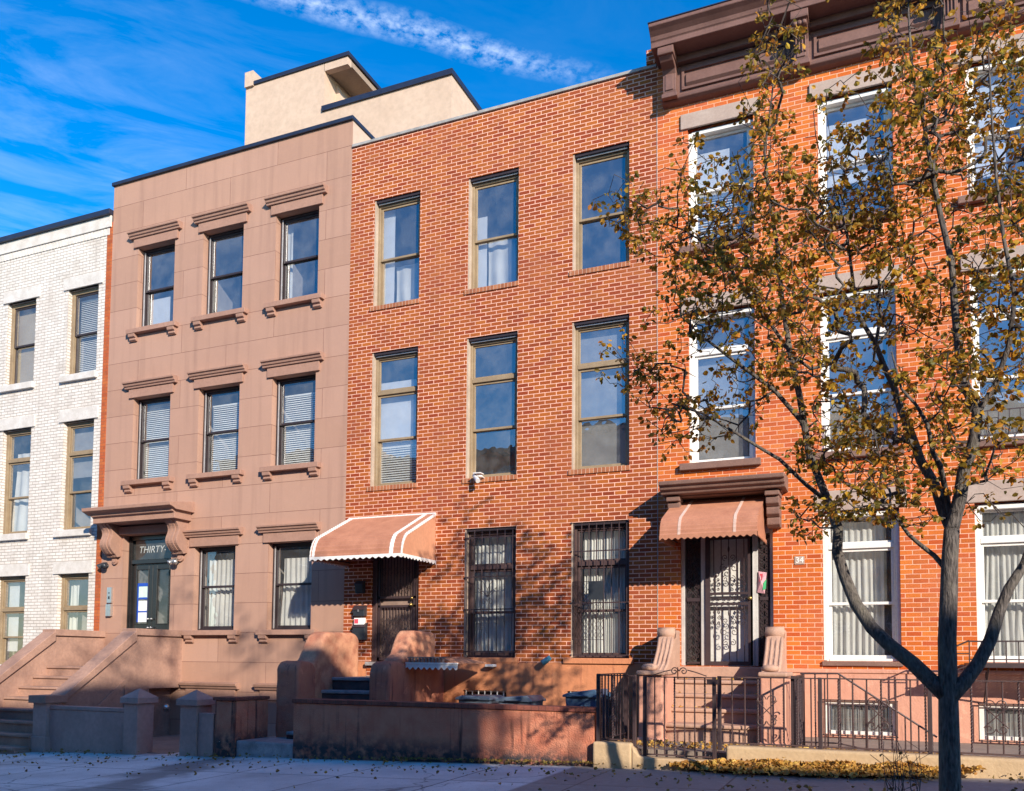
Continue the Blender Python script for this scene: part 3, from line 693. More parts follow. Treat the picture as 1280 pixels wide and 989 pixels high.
# penthouse on the roof
PY = 4.0
ph = MB(); ph.wall(-15.2, -12.72, 11.9, 16.62, PY, [], 0, 8.8); ph.wall(-12.721, -9.12, 11.9, 15.38, PY, [], 0, 8.8)
ph.box(-15.2, -14.93, PY-.06, 8.8, 16.6, 17.0)
ph.box(-12.73, -12.03, PY, PY+.16, 16.42, 16.62)
ph.prism([(-12.72, 15.38), (-12.3, 15.38), (-12.72, 16.4)], PY+.5, PY+1.2, 'y')
pho = ph.build('penthouse', 'cream', hb)
MB().box(-14.93, -11.98, PY-.04, 8.85, 16.625, 16.72).build('roof', 'navy', pho)
MB().box(-12.70, -12.03, PY+.165, 8.6, 16.46, 16.6).build('soffit', 'soffit', pho)
mb = MB(); mb.box(-12.76, -9.08, PY-.05, PY+.3, 15.36, 15.49); mb.box(-9.36, -9.08, PY+.3, 8.8, 15.36, 15.49); mb.build('coping', 'navy', pho)
mb = MB(); mb.box(BX1-.25, BX1+.001, .01, 8.9, 11.3, 11.875); mb.build('side_parapet', 'cream', hb)

# stoop of the brownstone
st = MB()
for i in range(9):
    z = 1.46-.19*i; yf_ = -1.33-.295*i
    st.box(-15.12, -13.24, yf_, 0 if i == 0 else yf_+.31, -.3, z-.045)
so = st.build('stoop', 'brown_stoop', hb)
tr_ = MB()
for i in range(9):
    z = 1.46-.19*i; yf_ = -1.33-.295*i
    tr_.box(-15.098, -13.252, yf_-.035, (0 if i == 0 else yf_+.30), z-.044, z)
tr_.build('tread', 'brown_stoop', so, bevel=.01)
for (xa, xb, hollow) in ((-15.40, -15.10, False), (-13.25, -12.95, True)):
    ck = MB()
    zt0 = 2.06
    poly = [(0, -.4), (0, zt0), (-1.16, zt0), (-2.78, .90), (-2.78, -.4)]
    if hollow: poly = [(0, 1.05), (0, zt0), (-1.16, zt0), (-2.78, .90), (-2.78, -.4), (-.88, -.4), (-.88, 1.05)]
    ck.prism(poly, xa+.02, xb-.02)
    if hollow:
        # raised moulding following the slope low on the outer face
        ck.prism([(-1.35, 1.18), (-1.35, 1.24), (-1.42, 1.24), (-2.35, .50), (-2.35, .43)], xb-.02, xb+.0)
        ck.prism([(-1.35, .3), (-1.35, 1.24), (-1.42, 1.24), (-1.42, .3)], xb-.02, xb+.001)
    ck.build('cheek_wall', 'brown_stoop', so)
    cp = MB(); e = .03
    cp.prism([(0, zt0), (0, zt0+.13), (-1.22, zt0+.13), (-1.22, zt0)], xa-e, xb+e)
    cp.prism([(-1.19, zt0-.10), (-1.19, zt0+.10), (-2.74, .98), (-2.74, .86)], xa-e+.002, xb+e-.002)
    cp.box(xa-e-.03, xb+e+.02, -3.12, -2.68, .86, .99)
    cp.build('coping', 'brown_stoop', so, bevel=.01)
    nw_ = MB(); nw_.box(xa-.01, xb+.0, -3.06, -2.75, -.4, .87); nw_.box(xa-.04, xb+.03, -3.09, -2.72, -.4, .30)
    nw_.build('newel', 'brown_grey', so, bevel=.012)
mb = MB(); mb.box(-13.3, -12.96, -.86, -.84, -.3, 1.04); mb.build('under_stoop_wall', 'brown_grey', so)

# ------------------------------------------------------------------ brick house (centre)
hc = thing('row_house', (-6.2, 0, .3), 'brown red brick row house with barred ground floor windows and no cornice', 'row house')
CX0, CX1 = -9.128, -3.262
cC = [(-8.62, -7.64), (-6.67, -5.69), (-4.71, -3.72)]
rC = [(1.69, 3.92), (4.80, 7.30), (8.17, 10.2)]
holes = [(a, b, c, d) for a, b in cC for c, d in rC[1:]]+[(a, b, *rC[0]) for a, b in cC[1:]]+[(-8.55, -7.56, 1.60, 3.86)]
MB().wall(CX0, CX1, 1.605, 11.33, 0, holes, .24, 9).build('wall', 'tan_brick', hc)
cps = MB(); cps.box(CX0+.01, CX1+.0, -.035, 9, 11.33, 11.385); cps.build('coping', 'grey_coping', hc, bevel=.008)
MB().box(CX0+.03, CX1-.03, .03, 8.9, 11.1, 11.32).build('roof', 'roofing', hc)
holesb = [(-6.66, -5.84, .75, 1.13), (-4.76, -3.95, .75, 1.15), (-8.55, -7.56, 1.3, 1.604)]
MB().wall(CX0, CX1, -.5, 1.604, -.014, holesb, .16).build('base_wall', 'salmon', hc)
mb = MB(); mb.box(-4.82, -3.64, -.05, .0, 1.60, 1.69); mb.box(-6.72, -5.62, -.022, 0, 1.6, 1.688); mb.build('sill_band', 'salmon', hc, bevel=.006)
for ci, (a, b) in enumerate(cC):
    for ri, (c, d) in enumerate(rC):
        if ci == 0 and ri == 0: continue
        dress = {(0, 2): [('shade', .05, .30, .02, .98), ('curtain', .3, .85, .02, .42, 2)], (1, 2): [('shade', .05, .26, .02, .7), ('curtain', .26, .8, .02, .48, 2)], (2, 2): [],
                 (0, 1): [('shade', .05, .82, .30, .80), ('blind', .05, .84, .02, .30)], (1, 1): [], (2, 1): [('shade_grey', .05, .9, .02, .98)],
                 (1, 0): [('curtain', .05, .78, .03, .98, 9), ('curtain', .6, .95, .03, .4, 3)], (2, 0): [('curtain', .1, .55, .03, .99, 8, .2), ('curtain', .55, .97, .03, .99, 7)]}[(ci, ri)]
        gl = 'glass_blue' if ri else 'glass_dim'
        fmat = 'olive_frame' if ri else 'iron_brown'
        w = window(hc, a, b, c, d, 'dh' if ri == 2 else 'tdh', fmat, gl, dress, yf=.115, jw=.07, head=.11, transom=.25, track=ri > 0, split=.47 if ri == 2 else .5)
        MB().box(a+.002, a+.03, .02, .112, c+.01, d-.01).build('jamb_board', 'tan_jamb', w)
        if ri: MB().box(a-.05, b+.02, -.022, .112, c-.085, c-.002).build('sill', 'soldier', w, bevel=.004, seg=1)
        MB().box(a+.002, b-.002, .03, .112, d-.05, d-.002).build('head_shadow_strip', 'dark_frame', w)  # dark strip stands in for the shadow under the window head
interior(hc, CX0, CX1, [1.5, 4.5, 7.8], 11.0)
# window guards on the two ground floor windows
def guard(a, b, c, d, mesh):
    g_ = thing('window_guard', ((a+b)/2, 0, c), 'black iron bar guard with leaf motif over the curtained window nearer the mailboxes' if not mesh else 'black iron bar guard with a perforated mesh panel, nearest the red awning', 'window guard', 'guards on the ground floor windows')
    fr = MB(); y = -.03 if not mesh else .03
    xa, xb = (a+.05, b-.03) if not mesh else (a+.03, b-.03)
    zr = [c+.1, c+.82, c+1.38, d-.17] if not mesh else [c+.05, c+.9, d-.5, d-.03]
    for z in zr:
        fr = MB(); fr.box(xa-.02, xb+.02, y-.004, y+.004, z-.01, z+.01)
        for x in (xa-.02, xb+.02): fr.box(x-.008, x+.008, min(y, -.02), .1, z-.012, z+.012)
        fr.build('crossbar', 'iron', g_)
    n = 8 if mesh else 7
    for i in range(n):
        x = xa+(xb-xa)*(i+.15)/(n-.7); bb = MB(); bb.tube([(x, y, c+.03 if not mesh else c+.02), (x, y, d-.04)], .009, 6); bb.build('bar', 'iron', g_)
    if mesh:
        ms = MB(); x0_, x1_, z0_, z1_ = a+.03, a+.56, c+.3, c+1.25; n = 15
        for i in range(n+1):
            for sgn in (1, -1):
                # diagonal expanded-metal strands clipped to the panel
                for off_ in (i/n*1.8-.9,):
                    pts = []
                    x = x0_; 
                    zA = z0_+(z1_-z0_)*(off_+.0); slope = sgn*1.0
                    za = z0_+off_*(z1_-z0_)+(0 if sgn > 0 else (z1_-z0_)); zb = za+slope*(x1_-x0_)*1.6
                    xs_ = [x0_+(x1_-x0_)*k/30 for k in range(31)]
                    pts = [(xx, y-.012, za+slope*(xx-x0_)*1.6) for xx in xs_ if z0_ <= za+slope*(xx-x0_)*1.6 <= z1_]
                    if len(pts) > 1: ms.tube([pts[0], pts[-1]], .0035, 4)
        for (p, q) in (((x0_, z0_), (x1_, z0_)), ((x0_, z1_), (x1_, z1_)), ((x0_, z0_), (x0_, z1_)), ((x1_, z0_), (x1_, z1_))): ms.tube([(p[0], y-.012, p[1]), (q[0], y-.012, q[1])], .006, 4)
        ms.build('mesh_panel', 'iron', g_)
        MB().box(a+.30, a+.56, y-.02, y-.008, c+.95, c+1.25).build('plate', 'plastic_dark', g_)
    else:
        lf = MB(); cx, cz = (a+b)/2-.02, c+1.15
        for k in range(5):
            an = R(90+(-60+30*k)); 
            pts = []
            for i in range(9):
                u = i/8; rr = .27*math.sin(math.pi*u); w_ = (u-.5)*.0
                pts.append((cx+.2*u*math.cos(an)+.05*math.sin(math.pi*u)*math.sin(an), y-.01, cz-.12+.32*u*math.sin(an)))
            lf.tube(pts, .004, 5)
            pts = [(2*cx-p[0] if False else cx+.2*u_*math.cos(an)-.05*math.sin(math.pi*u_)*math.sin(an), y-.01, cz-.12+.32*u_*math.sin(an)) for u_, p in zip([i/8 for i in range(9)], pts)]
            lf.tube(pts, .004, 5)
        lf.scroll(cx-.06, cz-.2, y-.01, .06, 1.3, 0, 1, .004); lf.scroll(cx+.06, cz-.2, y-.01, .06, 1.3, math.pi, -1, .004)
        lf.build('leaf_motif', 'iron', g_)
guard(-6.67, -5.69, 1.69, 3.92, False); guard(-4.71, -3.72, 1.69, 3.94, True)
# entrance of the brick house: iron security door
X0, X1, ZB, ZT = -8.55, -7.56, 1.60, 3.86; y = .05
fr = MB(); fr.box(X0+.002, X0+.10, y, y+.12, ZB, ZT); fr.box(X1-.08, X1-.002, y, y+.12, ZB, ZT); fr.box(X0+.1, X1-.08, y, y+.12, ZT-.1, ZT-.002)
door = fr.build('door', 'iron_brown', hc, bevel=.006)
MB().box(X0+.1, X1-.08, y+.09, y+.12, ZB, ZT-.1).build('door_leaf', 'brown_door', door)
gr = MB(); a, b = X0+.12, X1-.10
for (p, q, r_, s2) in ((a, b, ZB+.03, ZB+.08), (a, b, ZT-.17, ZT-.11), (a, b, ZB+.98, ZB+1.02), (a, b, ZB+1.14, ZB+1.18)): gr.box(p, q, y+.01, y+.04, r_, s2)
gr.box(a, a+.04, y+.01, y+.04, ZB+.03, ZT-.11); gr.box(b-.04, b, y+.01, y+.04, ZB+.03, ZT-.11)
n = 11
for i in range(n):
    x = a+.04+(b-a-.08)*(i+.5)/n; gr.box(x-.006, x+.006, y+.018, y+.03, ZB+.08, ZB+.98); gr.box(x-.006, x+.006, y+.018, y+.03, ZB+1.18, ZT-.17)
for z in (ZB+.25, ZB+.42, ZB+.59, ZB+.76, ZB+1.34, ZB+1.62):
    for i in range(0, n-1, 2):
        x = a+.04+(b-a-.08)*(i+.5)/n; s_ = (b-a-.08)/n*1.6
        gr.tube([(x, y+.012, z), (x+s_*.5, y+.012, z-.07), (x+s_, y+.012, z)], .005, 4); gr.scroll(x+s_*.5, z+.05, y+.012, .028, 1.1, 0, 1, .004)
gr.build('security_grille', 'chrome' if False else 'iron', door)
kn = MB(); kn.lathe([(.01, -.05), (.03, -.03), (.034, 0), (.03, .02), (.01, .03)], 0, 0, 14); kn.v = [(X1-.16+p[0], y-.0+p[2]-.02, ZB+1.02+p[1]) for p in kn.v]; kn.build('handle', 'brass', door, smooth=True)
kn = MB(); kn.lathe([(.01, -.02), (.026, -.01), (.026, .01), (.01, .02)], 0, 0, 14); kn.v = [(X1-.16+p[0], y-.0+p[2]-.01, ZB+1.14+p[1]) for p in kn.v]; kn.build('lock', 'brass', door, smooth=True)
# awnings
def awning(name, label, x0, x1, zb, zt, depth, stripes, trimmat, sidemat, scal=True, mat='awning', side_white=False):
    g_ = thing(name, ((x0+x1)/2, 0, zb), label, 'awning')
    def prof(u):   # u 0 at wall top .. 1 at front bottom
        if u < .72:
            k = u/.72; return (-depth*.86*k, zt-(zt-zb)*.56*k)
        k = (u-.72)/.28; th = k*math.pi/2
        return (-depth*(.86+.14*math.sin(th)), zt-(zt-zb)*(.56+.44*(1-math.cos(th))*.55+.44*.45*k))
    n = 44; vs = []; 
    cn = MB()
    for s_ in (0, 1):
        pass
    rows = []
    for i in range(n+1):
        u = i/n; yv, zv = prof(u); off = -.010*(i % 2)*(1 if u > .0 else 0)
        rows.append((yv+off*.6, zv-off))
    top = [(r_[0], r_[1]) for r_ in rows]; bot = [(min(0, r_[0]+.012), r_[1]-.018) for r_ in rows][::-1]
    cn.prism(top+bot, x0, x1); cn.build('canopy', mat, g_)
    sd = MB()
    for x in (x0+.004, x1-.014):
        sd = MB(); sd.prism([(r_[0]+.006, r_[1]-.006) for r_ in rows]+[(0, zb)], x, x+.01); sd.build('side_panel', sidemat, g_)
    # horizontal lap lines on canopy come from the stepped profile; stripes run down it
    for (f0, f1) in stripes:
        sp_ = MB(); xa, xb = x0+(x1-x0)*f0, x0+(x1-x0)*f1
        sp_.prism([(r_[0]-.005, r_[1]+.006) for r_ in rows]+[(r_[0]-.001, r_[1]+.001) for r_ in rows][::-1], xa, xb); sp_.build('stripe', 'awning_trim' if side_white else 'awning_stripe', g_)
    # scalloped valance
    vl = MB(); m = 22; ns = 120
    def val(p0, p1, cnt, hgt=.07):
        pts = cnt*8; va = []
        for i in range(pts+1):
            u = i/pts; q = Vector(p0).lerp(Vector(p1), u); dz = .028*(1-math.cos(2*math.pi*u*cnt))*.5
            va.append((tuple(q), (q.x, q.y, q.z-hgt+dz)))
        d_ = (Vector(p1)-Vector(p0)).normalized(); nrm = Vector((d_.y, -d_.x, 0))*.008
        vs_ = []
        for a_, b_ in va:
            vs_ += [a_, b_, tuple(Vector(a_)+nrm), tuple(Vector(b_)+nrm)]
        fs_ = []
        for i in range(pts):
            o = i*4; fs_ += [(o, o+1, o+5, o+4), (o+2, o+6, o+7, o+3), (o+1, o+3, o+7, o+5), (o, o+4, o+6, o+2)]
        vl.add(vs_, fs_)
    val((x0, -depth-.012, zb+.035), (x1, -depth-.012, zb+.035), 15); val((x1, -depth-.01, zb+.035), (x1+.004, -.0, zb+.035), 11); val((x0, -.0, zb+.035), (x0-.004, -depth-.01, zb+.035), 11)
    vl.build('valance', trimmat, g_)
    ed = MB()
    if side_white:
        for x in (x0-.006, x1-.012):
            ed.prism([(r_[0]-.008, r_[1]+.008) for r_ in rows]+[(min(0, r_[0]+.02), r_[1]-.026) for r_ in rows][::-1], x, x+.018)
        ed.box(x0, x1, -.03, -.001, zt-.015, zt+.02)
        ed.build('edge_trim', 'awning_trim', g_)
    for x in (x0+.05, x1-.05): rs = MB(); rs.tube([(x, -.02, zb+.06), (x, -depth+.05, zb+.04)], .012, 6); rs.build('brace', 'iron', g_)
    return g_
awning('door_awning', 'rust orange metal awning with white edge stripes and white scalloped valance above the mailboxes', -9.04, -7.23, 3.35, 4.22, 1.17, [(.02, .05), (.87, .91)], 'awning_trim', 'awning_side', side_white=True)
# mailboxes
for i, (xa, xb, za, zb, lab) in enumerate(((-8.83, -8.66, 2.84, 3.07, 'small black wall mailbox, topmost of three beside the awning door'), (-8.86, -8.62, 2.42, 2.62, 'dark mailbox with sloped lid, middle one of three beside the awning door'), (-8.86, -8.60, 1.99, 2.30, 'large dark mailbox stuffed with white and pink mail, lowest of three beside the awning door'))):
    g_ = thing('mailbox', ((xa+xb)/2, 0, za), lab, 'mailbox', 'mailboxes by the awning door')
    mb = MB(); mb.prism([(-.003, za), (-.10, za), (-.11, zb-.07), (-.05, zb-.01), (-.003, zb)], xa, xb); mb.build('body', 'plastic_dark', g_, bevel=.012)
    mb = MB(); mb.prism([(-.003, zb+.003), (-.055, zb-.005), (-.12, zb-.065), (-.125, zb-.085), (-.115, zb-.085), (-.05, zb-.02), (-.003, zb-.012)], xa-.008, xb+.008); mb.build('lid', 'iron', g_, bevel=.003)
    if i == 2:
        mb = MB(); mb.box(xa+.02, xb-.03, -.09, -.03, zb-.03, zb+.09); mb.build('mail', 'paper', g_); MB().box(xa+.03, xa+.11, -.094, -.0905, zb-.01, zb+.07).build('mail', 'red_paper', g_)
    if i == 1: MB().box(xa+.11, xa+.14, -.126, -.118, zb-.12, zb-.08).build('badge', 'chrome', g_)
# stoop of the brick house
st = MB(); tr_ = MB()
for i in range(5):
    z = 1.34-.205*i; yf_ = -1.25-.29*i
    st.box(-8.50, -7.36, yf_, 0 if i == 0 else yf_+.30, .1, z-.055)
    tr_.box(-8.49, -7.37, yf_-.03, 0 if i == 0 else yf_+.28, z-.054, z)
so = st.build('stoop', 'step_riser', hc, bevel=.008); tr_.build('tread', 'step_stone', so, bevel=.014)
MB().box(-8.58, -7.54, -.12, .06, 1.53, 1.598).build('door_sill', 'step_stone', so, bevel=.008)
MB().box(-8.6, -7.53, -.03, -.016, 1.345, 1.528).build('riser', 'tan_brick', so)
def lumpy(o, amp=.012, sc=5):
    for v in o.data.vertices:
        p = v.co; n_ = mnoise.noise_vector(p*sc); v.co = p+n_*amp
def rounded_cheek(poly, x0, x1, name, mat, par, bev=.05, amp=.012):
    mb = MB(); mb.prism(poly, x0, x1); o = mb.build(name, mat, par, bevel=bev, seg=4)
    tex = bpy.data.textures.get('lumps') or bpy.data.textures.new('lumps', 'CLOUDS'); tex.noise_scale = .16
    r_ = o.modifiers.new('remesh', 'REMESH'); r_.mode = 'VOXEL'; r_.voxel_size = .03
    dm = o.modifiers.new('lumps', 'DISPLACE'); dm.texture = tex; dm.strength = amp*2.2; dm.mid_level = .5
    sm_ = o.modifiers.new('smooth', 'SMOOTH'); sm_.factor = .5; sm_.iterations = 2
    for pl in o.data.polygons: pl.use_smooth = True
    r_.use_smooth_shade = True
    return o
rounded_cheek([(-.45, .2), (-.45, 2.0), (-.56, 2.10), (-1.36, 2.10), (-1.48, 2.02), (-1.58, 1.84), (-1.72, 1.64), (-1.85, 1.56), (-1.85, .2)], -8.86, -8.47, 'cheek_wall', 'stoop_dapple_paint', so, .06)
rounded_cheek([(-1.74, .2), (-1.74, 1.50), (-1.85, 1.59), (-2.05, 1.62), (-2.18, 1.58), (-2.24, 1.48), (-2.24, .2)], -8.87, -8.44, 'newel', 'stoop_red', so, .05)
rounded_cheek([(-.28, 1.4), (-.28, 2.03), (-.36, 2.12), (-1.02, 2.12), (-1.12, 2.06), (-1.18, 1.96), (-1.32, 1.74), (-1.55, 1.62), (-1.7, 1.4)], -7.36, -7.04, 'cheek_wall', 'stoop_dapple_paint', so, .06)
rounded_cheek([(-.0, .1), (-.0, 1.54), (-1.3, 1.58), (-1.70, 1.62), (-1.82, 1.57), (-1.87, 1.44), (-1.87, .1)], -7.38, -7.01, 'newel', 'stoop_red', so, .045)
# small corrugated cover over the basement door
g_ = thing('basement_awning', (-6.75, -.5, 1.6), 'small brown and white corrugated metal cover over the basement door beside the brick stoop', 'awning')
mb = MB()
xa, xb = -7.0, -6.08; n = 26
pr = []
for i in range(n*2+1):
    u = i/(n*2); pr.append((xa+(xb-xa)*u, 1.60+.06*math.sin(math.pi*u)+(.010 if i % 2 else 0)))
mb.prism(pr+[(p[0], p[1]-.015) for p in pr[::-1]], -1.35, -.30, 'y'); mb.build('canopy', 'awning_side', g_)
mb = MB(); vs_ = []; pts = 96
for i in range(pts+1):
    u = i/pts; x = xa+(xb-xa)*u; vs_ += [(x, -1.37, 1.575), (x, -1.37, 1.505+.02*math.sin(u*2*math.pi*9)), (x, -1.38, 1.575), (x, -1.38, 1.505+.02*math.sin(u*2*math.pi*9))]
mb.add(vs_, [f_ for i in range(pts) for f_ in ((i*4, i*4+1, i*4+5, i*4+4), (i*4+2, i*4+6, i*4+7, i*4+3), (i*4+1, i*4+3, i*4+7, i*4+5), (i*4, i*4+4, i*4+6, i*4+2))])
mb.box(xa, xb, -1.39, -1.35, 1.575, 1.60); mb.build('valance', 'awning_trim', g_)
mb = MB()
for k in range(11):
    x = xa+.05+k*.06; mb.box(x, x+.03, -1.385, -1.35, 1.603, 1.67)
mb.box(xa+.03, xa+.72, -1.385, -1.35, 1.67, 1.69); mb.build('slatted_front', 'brown_door', g_)
# basement windows of the brick house
for (a, b, c, d) in holesb[:2]:
    fr = MB(); fr.box(a, a+.03, .06, .1, c, d); fr.box(b-.03, b, .06, .1, c, d); fr.box(a, b, .06, .1, d-.03, d)
    w = fr.build('basement_window', 'white_paint', hc); MB().quad((a, .12, c), (b, .12, c), (b, .12, d), (a, .12, d)).build('pane', 'glass_dark', w)
    MB().box(a, b, .15, .16, c-.1, d).build('unlit_room_panel', 'plastic_dark', w)  # near-black sheet coloured to stand for the unlit room behind the pane
    bb = MB()
    for i in range(7): x = a+(b-a)*(i+.5)/7; bb.box(x-.007, x+.007, .0, .014, c, d)
    bb.build('bars', 'white_paint', w)
# ------------------------------------------------------------------ orange brick house (right)
hr = thing('row_house', (-.2, 0, .5), 'bright orange brick row house with heavy brown roof cornice, behind the young street tree', 'row house')
DX0, DX1 = -3.258, 2.85
cD = [(-2.76, -1.74), (-.80, .24), (1.19, 2.22)]
rD = [(1.67, 3.87), (4.74, 7.15), (8.22, 10.16)]
holes = [(a, b, c, d) for a, b in cD for c, d in rD[1:]]+[(a, b, *rD[0]) for a, b in cD[1:]]+[(-2.90, -1.50, 1.585, 3.72)]
MB().wall(DX0, DX1, 1.555, 11.5, 0, holes, .28, 9).build('wall', 'orange_brick', hr)
MB().wall(DX0, DX1, -.3, 1.555, -.03, [(-.80, .16, .62, 1.10), (1.19, 2.2, .62, 1.10), (-2.90, -1.50, 1.2, 1.5551)], .22).build('base_wall', 'salmon_pale', hr)
MB().box(DX0+.001, DX1, -.05, 0, 1.5, 1.556).build('water_table', 'salmon_pale', hr, bevel=.01)
MB().box(DX0+.1, DX1, .1, 9, 11.3, 11.52).build('roof', 'roofing', hr)
MB().box(-3.42, -3.22, -.06, 9, 11.38, 11.62).build('party_parapet', 'tan_brick', hr)
MB().box(DX0-.004, DX0+.006, -.006, .0, 1.6, 10.6).build('party_joint', 'grey_coping', hr)
for ci, (a, b) in enumerate(cD):
    for ri, (c, d) in enumerate(rD):
        if ri == 0 and ci == 0: continue
        dress = {(0, 2): [('blind', .1, .72, .03, .45), ('shade', .1, .6, .45, .85)], (1, 2): [('shade', .12, .66, .35, .85)], (2, 2): [('shade', .1, .5, .2, .98)],
                 (0, 1): [('shade_grey', .08, .85, .02, .8)], (1, 1): [('shade_grey', .08, .9, .02, .36)], (2, 1): [('shade_grey', .06, .9, .02, .3)],
                 (1, 0): [('curtain', .06, .8, .02, .98, 9)], (2, 0): [('curtain', .05, .5, .02, .98, 7, .6), ('curtain', .5, .95, .02, .98, 6, .4)]}[(ci, ri)]
        w = window(hr, a, b, c, d, 'dh' if ri == 2 else 'tdh', 'white_paint', 'glass_blue' if ri else 'glass', dress, yf=.12, jw=.075, head=.09, transom=.19 if ri == 0 else .22, split=.5)
        fr = MB(); fr.box(a+.002, a+.05, .05, .119, c+.01, d-.05); fr.box(b-.05, b-.002, .05, .119, c+.01, d-.05); fr.box(a+.05, b-.05, .05, .119, d-.09, d-.03); fr.build('frame', 'white_paint', w, bevel=.004)
        if ri: MB().box(a-.11, b+.10, -.035, .05, d, d+.25).build('lintel', 'stone', w, bevel=.01)
        else: MB().box(a-.10, b+.10, -.02, .05, d, d+.30).build('lintel', 'stone', w, bevel=.01)
        if ri: MB().box(a-.13, b+.08, -.09, .12, c-.11, c-.002).build('sill', 'dark_stone', w, bevel=.01)
        else: MB().box(a-.02, b+.02, -.04, .12, c-.07, c-.002).build('sill', 'dark_stone', w, bevel=.01)
interior(hr, DX0, DX1, [1.4, 4.5, 7.9], 11.2)
# small window guards (child-safety bars) on the upper windows
for ci, ri in ((0, 2), (1, 1), (1, 2), (2, 1), (2, 2)):
    a, b = cD[ci]; c, d = rD[ri]
    names = ['left', 'middle', 'right']
    g_ = thing('window_guard', ((a+b)/2, 0, c), 'low iron guard rail across the %s floor window, %s column of the orange house' % ('top' if ri == 2 else 'middle', names[ci]), 'window guard', 'low guards on the orange house')
    fr = MB()
    for z in (c+.06, c+.40): fr.box(a+.01, b-.01, .01, .022, z, z+.016)
    for i in range(8):
        x = a+.06+(b-a-.12)*i/7; fr.box(x-.006, x+.006, .012, .022, c+.06, c+.40)
    fr.build('bars', 'iron', g_)
# roof cornice
cn = MB()
cn.box(-3.13, DX1, -.09, 0, 10.70, 11.28)                      # frieze board
cn.prism([(0, 10.58), (-.10, 10.60), (-.15, 10.63), (-.16, 10.67), (-.12, 10.70), (0, 10.72)], -3.15, DX1)
cn.box(-3.13, DX1, -.20, -.09, 11.18, 11.29)
cn.prism([(0, 11.285), (-.52, 11.285), (-.52, 11.37), (-.54, 11.39), (-.56, 11.44), (-.62, 11.49), (-.68, 11.53), (-.68, 11.58), (-.30, 11.66), (0, 11.66)], -3.23, DX1)
cor = cn.build('roof_cornice', 'cornice', hr, bevel=.006, seg=1)
pn = MB()
xs = [-3.13, -1.13, .87, 2.87]
for i in range(3):
    a, b = xs[i]+.30, xs[i+1]-.05
    for (p, q, r_, s_) in ((a, b, 10.76, 10.80), (a, b, 11.06, 11.10)): pn.box(p, q, -.125, -.09, r_, s_)
    for (p, q) in ((a, a+.04), (b-.04, b)): pn.box(p, q, -.125, -.09, 10.80, 11.06)
    pn.prism([(-.09, 10.82), (-.13, 10.86), (-.13, 11.0), (-.09, 11.04)], a+.07, b-.07)
pn.build('cornice_panel', 'cornice', cor, bevel=.003, seg=1)
for i, x in enumerate(xs[:3]):
    br = MB(); w_ = .25
    br.prism([(0, 10.62), (-.16, 10.62), (-.20, 10.68), (-.22, 10.74), (-.22, 11.0), (-.26, 11.06), (-.40, 11.10), (-.47, 11.16), (-.49, 11.22), (-.49, 11.284), (0, 11.284)], x+.02, x+w_-.02)
    br.prism([(0, 11.16), (-.50, 11.16), (-.51, 11.19), (-.51, 11.22), (-.50, 11.283), (0, 11.283)], x, x+w_)
    br.box(x, x+w_, -.24, 0, 10.62, 10.69); br.box(x+.06, x+w_-.06, -.235, -.2, 10.74, 11.0)
    if i: 
        for k in range(3): br.lathe([(.001, -.04), (.032, -.025), (.04, 0), (.032, .025), (.001, .04)], x+.06+k*.065, -.46, 10, 11.10)
        for k in range(4): br.box(x+.045+k*.045, x+.065+k*.045, -.26, -.22, 10.8, 11.04)
    br.build('bracket', 'cornice', cor, bevel=.006, seg=1)
MB().box(-3.24, DX1, -.69, .1, 11.585, 11.60).build('gutter_flashing', 'navy', cor)
# door hood with brackets
hd = MB(); hd.prism([(0, 4.19), (-.46, 4.19), (-.48, 4.235), (-.53, 4.25), (-.55, 4.30), (-.60, 4.31), (-.61, 4.37), (0, 4.42)], -3.10, -1.27)
hd.box(-3.02, -1.34, -.30, -.0, 4.165, 4.195)
hood = hd.build('door_hood', 'dark_stone', hr, bevel=.012)
for xa in (-3.02, -1.56):
    br = MB(); z = 4.165
    br.box(xa-.01, xa+.20, -.40, 0, z-.07, z)
    for k in range(3):
        zz = z-.07-k*.15; dp = .34-.06*k
        br.prism([(0, zz-.15), (-dp+.06, zz-.15), (-dp, zz-.11), (-dp-.01, zz-.03), (-dp+.02, zz), (0, zz)], xa, xa+.19)
    br.build('bracket', 'dark_stone', hood, bevel=.012)
awning('door_awning', 'rust red metal awning with two pale stripes under the brown stone hood', -2.99, -1.60, 3.45, 4.15, .98, [(.19, .22), (.76, .79)], 'awning', 'awning')
